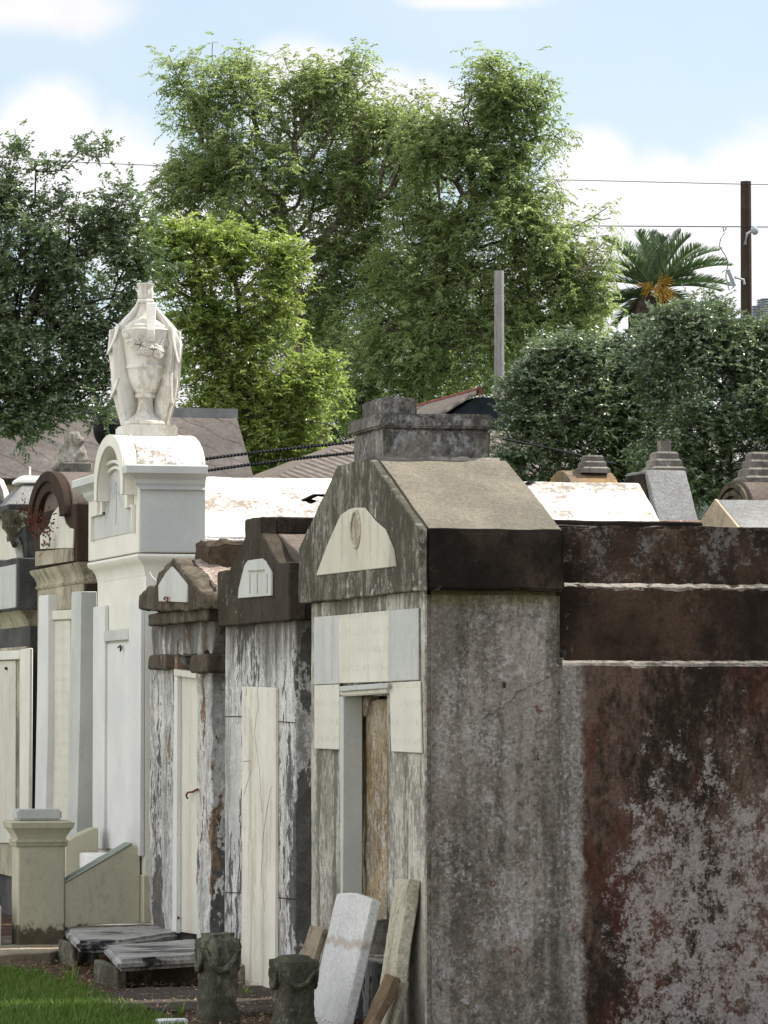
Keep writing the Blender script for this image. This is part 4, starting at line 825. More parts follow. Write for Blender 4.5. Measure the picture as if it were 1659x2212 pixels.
for i in range(4): bm.faces.new((A[i], A[(i + 1) % 4], B[(i + 1) % 4], B[i]))
bm.faces.new(A[::-1]); bm.faces.new(B); part('hipped_cap', bm, M['greyroof'], t, 'pale sunlit hipped cap', bev=.006)
zh2 = pY(zO(370, 560), yh + .4).z
sqmould('cap_block', [(.03, zh1 + .001), (.05, zh1 + .01), (.045, zh1 + .03), (.0, zh2)], M['white'], xm0, xm1, yh + .36, yh + .54, t)
part('stub', tube([((xm0 + xm1) / 2, yh + .45, zh2 - .01), ((xm0 + xm1) / 2, yh + .45, pY(zO(388, 445), yh + .45).z)], .009, 6), M['white'], t)
bm = prism(halfell(.06, .20, 0, 10, 0), 'X', 0, .012); bmesh.ops.translate(bm, verts=bm.verts, vec=(hx0, yh + .1, z6d + .02)); part('acroterion', bm, M['greym'], t)
# withered fern on the ledge
P_ = [zO(300, 950), zO(360, 1000), zO(400, 1060), zO(440, 1120), zO(470, 1180), zO(430, 1220), zO(570, 1200), zO(600, 1180), zO(460, 1000), zO(380, 1150)]
fv, ff, ft = [], [], []
for p in P_:
    b0 = pX(p, X5 - .16)
    for k in range(26):
        c = b0 + Vector((random.gauss(0, .03), random.gauss(0, .06), random.gauss(0, .045))); d = Vector((random.gauss(0, 1), random.gauss(0, 1), random.gauss(-.4, 1))).normalized() * random.uniform(.015, .035)
        s_ = d.cross(Vector((random.random(), random.random(), random.random()))).normalized() * .006
        i = len(fv); fv += [c - s_, c + d * .5 + s_, c + d, c + d * .5 - s_ * 2]; ff.append((i, i + 1, i + 2, i + 3)); ft.append(random.random())
for (a, b_) in [((600, 1240), (600, 1400)), ((600, 1400), (470, 1530)), ((600, 1390), (500, 1380)), ((600, 1300), (560, 1230)), ((600, 1400), (520, 1330))]:
    A, B = pX(zO(*a), X5 - .12), pX(zO(*b_), X5 - .12)
    for k in range(40):
        c = A.lerp(B, k / 39) + Vector((0, random.gauss(0, .012), random.gauss(0, .004))); s_ = Vector((0, .02, .002)); d = Vector((0, random.gauss(0, .01), -.014))
        i = len(fv); fv += [c - s_ * .5, c + s_ * .5, c + s_ * .4 + d * .5, c - s_ * .4 + d * .5]; ff.append((i, i + 1, i + 2, i + 3)); ft.append(random.random())
o = link('withered_fern', npmesh('withered_fern', np.array([tuple(v) for v in fv]), np.array(ff), np.array(ft)), M['redfern']); tag(o, 'withered reddish fern clinging to the ledge of the brown arched tomb', 'fern'); rebase(o, pX(zO(450, 1100), X5 - .16))

# ================================================================== small things in front
def quadslab(name, corners, z, th, mat, par=None, bev=.02, lab=None):
    c = [pZ(p, z) for p in corners]; return part(name, prism([(v.x, v.y) for v in c], 'Z', z - th, z), mat, par, lab, bev=bev, seg=3, size=.06, amp=.004)
zb1_ = .205
c1 = [zN(485, 445), zN(1110, 388), zN(1350, 478), zN(910, 545), zN(580, 545)]
v0 = pZ(zN(800, 480), zb1_)
t = thing('low_stone_bench', 'farther low stone slab on short legs, pale sunlit back edge, touching the pier', 'bench', (v0.x, v0.y, 0), group='low stone slabs beside the crumbling tomb')
quadslab('top_slab', c1, zb1_, .07, M['benchtop'], t, .022)
for a, b_ in ((545, 600), (700, 770)):
    L0, L1 = pZ(zN(a, 555), zb1_ - .06), pZ(zN(b_, 560), zb1_ - .06)
    part('leg', box(L0.x, L1.x, L0.y, L0.y + .5, -.05, zb1_ - .0705), M['mossy'], t, bev=.008, size=.05, amp=.006)
zb2_ = .185
c2 = [zN(790, 580), zN(1490, 530), zN(1620, 640), zN(890, 690)]
v0 = pZ(zN(1150, 610), zb2_)
t = thing('low_stone_bench', 'nearer low stone slab with black stained top, left of the mossy pedestal', 'bench', (v0.x, v0.y, 0), group='low stone slabs beside the crumbling tomb')
quadslab('top_slab', c2, zb2_, .07, M['benchtop'], t, .024)
L0 = pZ(zN(890, 735), zb2_ - .06)
part('leg', box(L0.x, L0.x + .06, L0.y + .03, L0.y + .75, -.05, zb2_ - .0705), M['mossy'], t, bev=.008, size=.05, amp=.006)
part('leg', box(L0.x + .72, L0.x + .8, L0.y + .05, L0.y + .7, -.05, zb2_ - .0705), M['bench'], t, bev=.008)
part('back_support', box(L0.x + .07, L0.x + .7, L0.y + .3, L0.y + .4, -.05, zb2_ - .072), M['bench'], t, size=.06, amp=.006)
kc = [pZ(p, zplat) for p in (zN(-600, 690), zN(0, 650), zN(375, 632), zN(525, 598))]; kc += [Vector((kc[3].x + .02, y40 + 1.1, 0)), Vector((kc[0].x, y40 + 1.3, 0))]
o = tag(part('stone_kerb', prism([(v.x, v.y) for v in kc], 'Z', -.05, zplat), weathered('tan_kerb_stone', (.34, .30, .22), (.24, .2, .14), dk=.3, st=.1, lt=.3, bump=.5, off=90), bev=.008, size=.08, amp=.006), 'low tan stone kerb running left from the pier foot along the lawn', 'kerb'); rebase(o, (kc[2].x, kc[2].y, 0))
pv = [pZ(p, .02) for p in (zN(690, 970), zN(1040, 905), zN(2300, 880), zN(2500, 1080), zN(850, 1060))]
o = tag(part('paving_slab', prism([(v.x, v.y) for v in pv], 'Z', -.06, .025), weathered('dark_paving', (.075, .06, .05), (.05, .04, .033), dk=.3, st=.0, lt=.3, bump=.6, off=92), bev=.008, size=.08, amp=.01), 'dark broken paving slab beyond the lawn, strewn with dead leaves', 'paving slab'); rebase(o, (pv[0].x, pv[0].y, 0))
c = pZ(zN(1300, 1158), .03)
o = tag(part('marble_chip', box(c.x - .075, c.x + .075, c.y - .04, c.y + .04, 0, .045), M['white'], bev=.006), 'small white marble piece lying in the grass at the bottom edge', 'marble piece'); rebase(o, (c.x, c.y, 0))

def pedestal(cx, cy, w, h, label, ring):
    t = thing('mossy_pedestal', label, 'pedestal', (cx, cy, 0), group='two mossy carved stone pedestals')
    sq = lambda r, z, a: r * (1 / (abs(math.cos(a - .26)) ** 5 + abs(math.sin(a - .26)) ** 5) ** .2)
    pf = [(w * .52, -.05), (w * .52, h * .1), (w * .45, h * .2), (w * .45, h * .55), (w * .5, h * .8), (w * .54, h * .86), (w * .52, h * .93), (w * .4, h * .95)]
    if ring: pf += [(w * .38, h * .965), (w * .40, h * .99), (w * .36, h)]
    else: pf += [(w * .3, h)]
    part('shaft', lathe(pf, (cx, cy, 0), 40, sq), M['mossy'], t, size=.03, amp=.009, freq=14)
    for k in range(4):
        a = k * math.pi / 2 - math.pi / 2 + .26 * 0; n = Vector((math.cos(a), math.sin(a), 0)); s_ = Vector((-n.y, n.x, 0)); base = Vector((cx, cy, 0)) + n * w * .47
        pts_ = [base + s_ * (f * w * .45) + Vector((0, 0, h * (.82 - .22 * (1 - f * f)))) + n * .01 for f in np.linspace(-1, 1, 11)]
        part('carved_swag', tube(pts_, [.008 + .012 * (1 - abs(f)) for f in np.linspace(-1, 1, 11)], 7), M['mossy'], t, size=.02, amp=.005, freq=25)
d1 = 20.95
pc1 = pD((zD(160, 1500)), d1); w1 = 265 / 2.86 / 1.01266 / F_PX * d1; h1 = pD(zD(160, 1262), d1).z
pedestal(pc1.x, pc1.y, w1 * .86, h1, 'taller mossy carved pedestal with a raised collar, standing by the black stained slab', True)
d2 = 20.4
pc2 = pD((zD(635, 1500)), d2); w2 = 290 / 2.86 / 1.01266 / F_PX * d2; h2 = pD(zD(600, 1400), d2).z
pedestal(pc2.x, pc2.y, w2 * .84, h2, 'shorter flat-topped mossy pedestal in front of the leaning grey slab', False)

def leaning(name, label, cat, tl, tr, bl_px_near, mat, th=.05, Xt=5.14, arch=0, zbot=0.0, size=0, amp=0, group=None):
    """flat slab whose top rests towards the tomb front at X=Xt; tl/tr = top far/near corners in the picture, bl = a point on the near long edge lower down"""
    a, b_ = pX(tl, Xt), pX(tr, Xt); c = pY(bl_px_near, b_.y)
    dr = (b_ - c); dr = Vector((dr.x, 0, dr.z)).normalized()       # up along the slab
    L = (b_.z - zbot) / dr.z; nrm = Vector((-dr.z, 0, dr.x)); W = abs(a.y - b_.y)
    h = (a.z + b_.z) / 2
    foot = Vector((b_.x - dr.x * L, b_.y, zbot)); n = 14 if arch else 1
    ol = [(0, 0)] + [(W * k / n, L + (arch * math.sin(math.pi * k / n) if arch else (a.z - b_.z) * k / n)) for k in range(n + 1)] + [(W, 0)]
    bm = bmesh.new(); F1, F2 = [], []
    for u_, v_ in ol:
        p = foot + Vector((0, u_, 0)) + dr * v_; F1.append(bm.verts.new(p)); F2.append(bm.verts.new(p - nrm * th))
    bm.faces.new(F1); bm.faces.new(F2[::-1])
    for i in range(len(ol)): bm.faces.new((F1[i], F2[i], F2[(i + 1) % len(ol)], F1[(i + 1) % len(ol)]))
    o = tag(part(name, bm, mat, bev=.006, seg=2, size=size, amp=amp), label, cat, group); rebase(o, foot); return o
G_ = None
leaning('leaning_headstone', 'broad grey-white headstone with rounded top and brown stain, leaning in front of the open niche', 'headstone', zD(905, 1045), zD(1128, 1055), zD(950, 1830), M['slab'], .05, 5.10, arch=.02, zbot=-.05, size=.08, amp=.002)
leaning('leaning_slab', 'tall narrow pitted cream slab leaning at the corner of the big grey tomb', 'slab', zD(1270, 922), zD(1362, 925), zD(1270, 1560), M['slab2'], .06, 5.17, zbot=-.05, size=.05, amp=.006)
leaning('leaning_slab', 'short grey slab leaning behind the flat-topped mossy pedestal', 'slab', zD(738, 1208), zD(825, 1228), zD(700, 1620), M['bench'], .03, 5.05, zbot=-.05, size=.05, amp=.004)
leaning('broken_slab', 'short rusty brown broken slab leaning on the narrow cream slab', 'broken slab', zD(1205, 1508), zD(1272, 1530), zD(1140, 1830), M['rusty'], .035, 5.02, zbot=-.05, size=.05, amp=.008)
leaning('broken_slab', 'narrow tan broken strip of stone right of the rusty brown one', 'broken slab', zD(1262, 1570), zD(1322, 1560), zD(1240, 1830), M['slab2'], .03, 5.09, zbot=-.05, size=.05, amp=.008)

# ================================================================== tombs of the rows behind, right side
def finial(t, cx, cy, z, w, mat, pole=0, tiers=3):
    hh = z
    bm = bmesh.new(); r = w
    for k in range(tiers):
        h = w * .43 * (.95 ** k); add_prism(bm, [(cx - r, cy - r), (cx + r, cy - r), (cx + r, cy + r), (cx - r, cy + r)], 'Z', hh, hh + h * .7)
        r2 = r * .80
        A = [bm.verts.new((cx + a * r * .97, cy + b_ * r * .97, hh + h * .701)) for a, b_ in ((-1, -1), (1, -1), (1, 1), (-1, 1))]
        B = [bm.verts.new((cx + a * r2, cy + b_ * r2, hh + h)) for a, b_ in ((-1, -1), (1, -1), (1, 1), (-1, 1))]
        for i in range(4): bm.faces.new((A[i], A[(i + 1) % 4], B[(i + 1) % 4], B[i]))
        bm.faces.new(A[::-1]); bm.faces.new(B); hh += h + .001; r = r2
    if pole: add_box(bm, cx - w * .3, cx + w * .3, cy - w * .3, cy + w * .3, hh, hh + pole)
    part('stepped_finial', bm, mat, t, size=0)
# a: ochre barrel vault
D = 38; a0 = pD(zE(350, 610), D); a1 = pD(zE(450, 610), D); at_ = pD(zE(430, 527), D)
Yb = a1.y; t = thing('barrel_tomb', 'ochre barrel-vaulted tomb top with stepped finial showing above the whitewashed roof', 'tomb', (a1.x, Yb, 0))
ry = .55; at_.z += .05; zb_ = at_.z - .5
xl = pY(zE(440, 600), Yb + .1).x; xr = pY(zE(740, 600), Yb + .1).x
part('barrel_vault', prism([(Yb + ry + ry * math.cos(a), zb_ + (at_.z - zb_) * math.sin(a)) for a in np.linspace(0, math.pi, 22)], 'X', xl, xr + .0), M['ochre'], t, bev=.006)
part('body', box(xl + .03, xr - .03, Yb + .03, Yb + 2 * ry - .03, 0, zb_), M['greywall'], t)
fc = pD(zE(560, 525), D + .45); finial(t, fc.x, fc.y, at_.z - .03, .135, M['fin'])
# b: steep grey roof
D = 36.5; g0 = pD(zE(975, 800), D); g1 = pD(zE(1228, 800), D)
Yb = g0.y; t = thing('steep_roofed_tomb', 'steep light grey cement roof with stepped finial, dark gable side, on a tomb behind', 'tomb', (g0.x, Yb, 0))
zt_ = pY(zE(1000, 512), Yb + .55).z; z0_ = g0.z - .25
yt_ = None
for k in np.linspace(.1, 2, 80):
    if abs(pY(zE(885, 512), Yb + k).x - g0.x) < .015: yt_ = Yb + k; break
yt_ = yt_ or Yb + .8; zt_ = pY(zE(1000, 512), yt_).z
part('steep_roof', prism([(Yb - (yt_ - Yb) * .25 / (zt_ - z0_) * 1.0, z0_), (yt_, zt_), (yt_ + .55, zt_), (yt_ + .55 + (yt_ - Yb), z0_)], 'X', g0.x, pY(zE(1228, 800), Yb).x), M['greyroof'], t, bev=.01, size=.1, amp=.006)
part('end_gable', prism([(Yb + .03, z0_ + .02), (yt_ + .03, zt_ - .03), (yt_ + .52, zt_ - .03), (yt_ + .5 + (yt_ - Yb), z0_ + .02)], 'X', g0.x - .02, g0.x - .001), M['beam'], t)
part('body', box(g0.x + .03, g1.x - .03, Yb, yt_ + .5, 0, z0_), M['greywall'], t)
fc = pY(zE(1010, 510), yt_ + .28); finial(t, fc.x, fc.y, zt_ - .02, .165, M['fin'], pole=.10)
# red-brown coping at its foot
Dk = 31; k0 = pD(zE(940, 860), Dk); k1 = pD(zE(1230, 860), Dk); zk = pD(zE(1000, 822), Dk).z
o = tag(part('brick_parapet', box(k0.x - .3, k1.x + .6, k0.y, k0.y + .8, 0, zk), weathered('red_brown_coping', (.30, .18, .15), (.2, .12, .1), dark=(.06, .03, .02), light=(.75, .66, .62), dk=.3, st=.1, lt=.5, bump=.6, off=95), bev=.02, size=.07, amp=.01), 'red-brown flaking parapet under the steep grey roof', 'parapet'); rebase(o, (k0.x, k0.y, 0))
# c: beige gable with grey roof, right
D = 30; g0 = pD(zE(1470, 850), D); Yb = g0.y
t = thing('beige_gabled_tomb', 'low beige-gabled tomb roof at the right edge, first behind the black wall top', 'tomb', (g0.x, Yb, 0))
yr_ = Yb + 1.0
for k in np.linspace(.1, 2, 80):
    if abs(pY(zE(1318, 693), Yb + k).x - g0.x) < .015: yr_ = Yb + k; break
zr_ = pY(zE(1318, 693), yr_).z; z0_ = g0.z - .02
part('roof', prism([(Yb, z0_), (yr_, zr_), (2 * yr_ - Yb, z0_)], 'X', g0.x + .021, g0.x + 1.6), M['greyroof'], t, bev=.006, size=.1, amp=.005)
part('gable_front', prism([(Yb, z0_), (yr_, zr_ + .002), (2 * yr_ - Yb, z0_)], 'X', g0.x, g0.x + .02), M['beige'], t)
part('body', box(g0.x + .02, g0.x + 1.55, Yb + .03, 2 * yr_ - Yb - .03, 0, z0_ - .001), M['greywall'], t)
# d: arched tomb far right
D = 34; g0 = pD(zE(1575, 690), D); Yb = g0.y
t = thing('arched_stone_tomb', 'brown arched tomb with tall stepped finial, farthest right against the dark trees', 'tomb', (g0.x, Yb, 0))
zt_ = pD(zE(1500, 585), D + .8).z; ry = .48; zb_ = g0.z - .15
part('barrel_vault', prism([(Yb + ry + ry * math.cos(a), zb_ + (zt_ - zb_) * math.sin(a)) for a in np.linspace(0, math.pi, 24)], 'X', g0.x, g0.x + 1.6), M['brownroof'], t, bev=.006)
for k, (f0, f1) in enumerate(((.93, .8), (.72, .6))):
    A = [(Yb + ry + ry * f0 * math.cos(a), zb_ + (zt_ - zb_) * f0 * math.sin(a)) for a in np.linspace(0, math.pi, 20)]; B = [(Yb + ry + ry * f1 * math.cos(a), zb_ + (zt_ - zb_) * f1 * math.sin(a)) for a in np.linspace(math.pi, 0, 20)]
    part('arch_moulding', prism(A + B, 'X', g0.x - .04, g0.x - .001), M['peds'], t)
part('body', box(g0.x + .03, g0.x + 1.55, Yb + .05, Yb + 2 * ry - .05, 0, zb_ - .001), M['greywall'], t)
fc = pD(zE(1600, 580), D + .5); finial(t, fc.x, fc.y, zt_ - .04, .17, M['fin'], tiers=4)
# e: pale tomb roof at far left
D = 36; g0 = pD(zO(-300, 720), D); g1 = pD(zO(260, 720), D); zz1 = pD(zO(50, 612), D).z
t = thing('pale_flat_tomb', 'pale beige wall with thin dark roof edge, far left behind the curved pediment', 'tomb', (g1.x, g1.y, 0))
part('wall', box(g0.x, g1.x, g0.y, g0.y + 1.5, 0, zz1 - .03), M['beige'], t); part('roof_edge', box(g0.x - .05, g1.x + .05, g0.y - .04, g0.y + 1.55, zz1 - .029, zz1 + .02), M['peddark'], t)

# ================================================================== houses
def gable_house(name, label, D, ridge_l, ridge_r, eave_r, mat, wallm, zwall=0):
    pr = pD(ridge_r, D); 
    t = thing(name, label, 'house', (pr.x, pr.y, 0)); return t, pr
D = 76; rr = pD((508, 890), D); rl = pD((-120, 884), D)
t = thing('shingled_house', 'house behind the left tombs with large grey-brown roof of hexagonal shingles', 'house', (rr.x, rr.y, 0))
yr_ = rr.y; zr_ = rr.z; yev = None
for k in np.linspace(.5, 12, 200):
    if pY((552, 1045), yr_ - k).x < rr.x: yev = yr_ - k; break
yev = yev or yr_ - 3
zev = pY((552, 1045), yev).z
part('roof', prism([(yev, zev), (yr_, zr_), (2 * yr_ - yev, zev)], 'X', rl.x, rr.x), M['shingle'], t, 'grey-brown hexagonal shingle roof')
part('ridge_flashing', box(rl.x, rr.x + .02, yr_ - .14, yr_ + .14, zr_ - .12, zr_ + .05), M['ridge'], t)
part('wall', box(rl.x + .3, rr.x - .3, yev + .4, 2 * yr_ - yev - .4, 0, zev - .01), M['wall_h'], t)
# dark ball on a post
c = pD((232, 925), 60); t = thing('black_ball_finial', 'black round metal ball behind the foot of the marble urn', 'ball finial', (c.x, c.y, 0))
part('ball', add_ball(bmesh.new(), c, (.21, .21, .29), 4), M['drum'], t); part('seam', tube([c + Vector((.213 * math.cos(a), .213 * math.sin(a), .05)) for a in np.linspace(0, 2 * math.pi, 33)], .006, 5), M['iron'], t)
part('post', tube([(c.x, c.y, 0), (c.x, c.y, c.z - .2)], .06, 8), M['iron'], t)
# middle low roof
D = 74; A = pD(zK(430, 400), D); B = pD(zK(790, 205), D + 6)
t = thing('low_roofed_shed', 'shed with low brown ribbed roof showing behind the two black cables', 'shed', (B.x, B.y, 0))
bm = bmesh.new(); zr_ = B.z; x0_ = A.x - .8; z0_ = A.z - .35
V = [(x0_, A.y, z0_), (B.x + 4, A.y, z0_), (B.x + 4, A.y + 8, z0_), (x0_, A.y + 8, z0_), (B.x, A.y + 4, zr_), (B.x + 3, A.y + 4, zr_)]
V = [bm.verts.new(v) for v in V]
for f in ((0, 1, 5, 4), (1, 2, 5), (2, 3, 4, 5), (3, 0, 4), (3, 2, 1, 0)): bm.faces.new([V[i] for i in f])
part('hipped_roof', bm, M['corr'], t); part('wall', box(x0_ + .3, B.x + 3.7, A.y + .3, A.y + 7.7, 0, z0_ - .01), M['wall_h'], t)
# red ridged house: gable end towards us, ridge running away to the left
D = 95; ap = pD(zV(820, 100), D); lf = pD(zV(120, 262), D); lo = pD(zV(540, 275), D); rt_ = pD(zV(950, 120), D)
t = thing('red_ridged_house', 'dark blue house gable with red-edged corrugated roof above the grey ridge block', 'house', (ap.x, ap.y, 0))
bm = bmesh.new(); 
a = [bm.verts.new(p) for p in (ap, ap + Vector((-5.5, 0, -3.4)), ap + Vector((-5.5, 7, -3.4)), ap + Vector((0, 7, 0)))]
bm.faces.new(a); o = part('roof', bm, M['corr2'], t, 'grey corrugated roof slope'); s_ = o.modifiers.new('t', 'SOLIDIFY'); s_.thickness = .08
part('ridge_tiles', tube([ap + Vector((.0, 0, .03)), ap + Vector((0, 7.0, .03))], .09, 8), M['redtrim'], t, 'faded red ridge')
part('gable_wall', prism([(ap.x, ap.z - .1), (ap.x - 5.2, ap.z - 3.4), (ap.x - 5.2, 0), (ap.x + 1.4, 0), (ap.x + 1.4, ap.z - .12)], 'Y', ap.y + .15, ap.y + 4), M['gable'], t, 'dark blue boarded gable')
part('gable_vent', box(ap.x - 1.0, ap.x + .4, ap.y + .1, ap.y + .149, ap.z - 1.6, ap.z - 1.15), M['pink'], t)
# pale house seen through the right trees
D = 100; c = pD((1165, 985), D)
t = thing('pale_house', 'pale grey house glimpsed through the dark foliage right of the grey pole', 'house', (c.x, c.y, 0))
part('wall', box(c.x, c.x + 6, c.y, c.y + 5, 0, c.z - .1), M['wall_h'], t); part('roof', prism([(c.y - .4, c.z - .1), (c.y + 2.5, c.z + .8), (c.y + 5.4, c.z - .1)], 'X', c.x - .2, c.x + 6.3), M['ridge'], t)

# ================================================================== poles and wires
def pole(name, label, top, D, r, mat):
    p = pD(top, D); t = thing(name, label, 'utility pole', (p.x, p.y, 0))
    part('shaft', tube([(p.x, p.y, z) for z in np.linspace(0, p.z, 12)], [r * (1.25 - .25 * k / 11) for k in range(12)], 16), mat, t, size=0); return t, p
DP = 112
t, p = pole('utility_pole', 'dark brown wooden utility pole at the right edge with brackets and wires', (1611, 392), DP, .145, M['polew'])
def HP(x, y, dy=0): return pD(zH(x, y), DP - .25 + dy)
part('arm_bracket', tube([HP(1485, 640), HP(1500, 560), HP(1535, 540)], .045, 8), M['galv'], t)
part('bell_insulator', add_ball(bmesh.new(), HP(1560, 535), (.10, .10, .12), 2), M['porc'], t); part('standoff', tube([HP(1405, 885), HP(1475, 905), HP(1480, 940)], .035, 6), M['galv'], t)
t2 = thing('wire_cutout', 'small grey fuse cutout hanging on a thin drop wire beside the dark pole', 'fuse cutout', HP(1370, 900))
part('fuse_tube', tube([HP(1355, 830), HP(1405, 955)], .055, 8), M['porc'], t2); part('fuse_arm', tube([HP(1310, 850), HP(1345, 825), HP(1340, 880), HP(1365, 985), HP(1400, 960)], .02, 6), M['galv'], t2)
part('drop_wire', tube([HP(1330, 550), HP(1300, 600), HP(1290, 650), HP(1340, 730), HP(1355, 780), HP(1352, 825)], .012, 5), M['black'], t2); part('hot_clamp', tube([HP(1318, 500), HP(1325, 545), HP(1342, 520), HP(1340, 500)], .02, 6), M['galv'], t2)
t, p2 = pole('utility_pole', 'shorter pale grey weathered pole rising behind the ridge block in front of the trees', (1078, 585), 100, .118, M['poleg'])
part('iron_collar', tube([(p2.x, p2.y, pD((1078, 935), 100).z + k * .08) for k in range(3)], .16, 12), M['iron'], t)
def wire(name, label, pts, D, r=.012, sag=0, n=16):
    P = []
    for (a, b_) in zip(pts, pts[1:]):
        for k in range(n): f = k / n; P.append((a[0] + (b_[0] - a[0]) * f, a[1] + (b_[1] - a[1]) * f + sag * 4 * f * (1 - f)))
    P.append(pts[-1]); P = [pD(x, D) for x in P]
    o = tag(part(name, tube(P, r, 5), M['black']), label, 'cable'); rebase(o, P[0]); return o
wire('power_line', 'upper thin wire across the trees to the top of the dark pole', [(-300, 322), (180, 351), (900, 381), (1609, 398), (1900, 402)], 111.8, .010)
wire('power_line', 'lower thin wire crossing the trees at the pole bracket', [(-300, 462), (300, 477), (900, 486), (1609, 490), (1900, 493)], 111.8, .014)
wire('power_line', 'short dark cable at right of the grey pole against the foliage', [(1085, 948), (1160, 962), (1330, 1002)], 60, .016)
for k, (a, b_, lab) in enumerate((((405, 997), (765, 955), 'upper thick twisted black cable between white tomb and ridge block'), ((425, 1020), (765, 978), 'lower thick twisted black cable between white tomb and ridge block'))):
    DD = 50; P = []; Q = []
    for f in np.linspace(-1.2, 1.6, 260):
        c = pD((a[0] + (b_[0] - a[0]) * f, a[1] + (b_[1] - a[1]) * f + 26 * f * (1 - f) * -.35), DD); ph = f * 150
        P.append(c + Vector((0, math.cos(ph), math.sin(ph))) * .011); Q.append(c - Vector((0, math.cos(ph), math.sin(ph))) * .011)
    bm = bmesh.new(); add_tube(bm, P, .0125, 5); add_tube(bm, Q, .0125, 5)
    o = tag(part('service_cable', bm, M['black']), lab, 'cable'); rebase(o, P[0])
# ribbed insulators at the right edge
DD = 120; b0 = pD((1655, 720), DD)
t = thing('substation_insulators', 'cluster of ribbed grey insulators at the right edge beyond the oak', 'insulators', (b0.x, b0.y, 0))
for k, (x, yt) in enumerate(((1572, 1105), (1612, 1058), (1642, 1050))):
    c = pD(zH(x, 1200), DD); ct = pD(zH(x, yt), DD); h = ct.z - c.z
    part('insulator', lathe([((.11 if i % 2 else .16), h * i / 16) for i in range(17)], (c.x, c.y, c.z), 12), M['porc'], t)
part('steel_stand', box(b0.x - 1.3, b0.x + 1.5, b0.y - .2, b0.y + .2, 0, pD(zH(1600, 1205), DD).z), M['galv'], t)

# ================================================================== trees
def grow(pts, skel, wroot=.35):
    """attach scattered points to a growing skeleton; returns nodes, parent index, end flags"""
    nodes = [Vector(s) for s in skel]; par = [-1] + list(range(len(skel) - 1)); 
    P = np.array([tuple(n) for n in nodes]); pd = np.zeros(len(nodes))
    for i in range(1, len(nodes)): pd[i] = pd[i - 1] + (nodes[i] - nodes[i - 1]).length
    top = P[-1]; order = np.argsort(((pts - top) ** 2).sum(1)); P = list(map(tuple, P)); pd = list(pd)
    arr = np.zeros((len(P) + len(pts) * 3 + 5, 3)); arr[:len(P)] = P; pl = np.zeros(len(arr)); pl[:len(P)] = pd; n = len(P); st = max(0, len(skel) // 3)
    par = par + [0] * (len(arr) - n)
    for i in order:
        p = pts[i]; d = np.sqrt(((arr[:n] - p) ** 2).sum(1)); cost = d + wroot * pl[:n] ; cost[:st] += 50
        cost += .6 * np.maximum(0, arr[:n, 2] - p[2])       # branches rise
        j = int(np.argmin(cost)); L = d[j]; k = 1 if L < .5 else 2; last = j; base = arr[j].copy()
        for s_ in range(1, k + 1):
            f = s_ / k; q_ = base + (p - base) * f
            if s_ < k: q_ = q_ + rng.normal(0, .09 * L, 3) + np.array([0, 0, -.06 * L])
            arr[n] = q_; par[n] = last; pl[n] = pl[last] + L / k; last = n; n += 1
    return arr[:n], np.array(par[:n]), pl[:n]
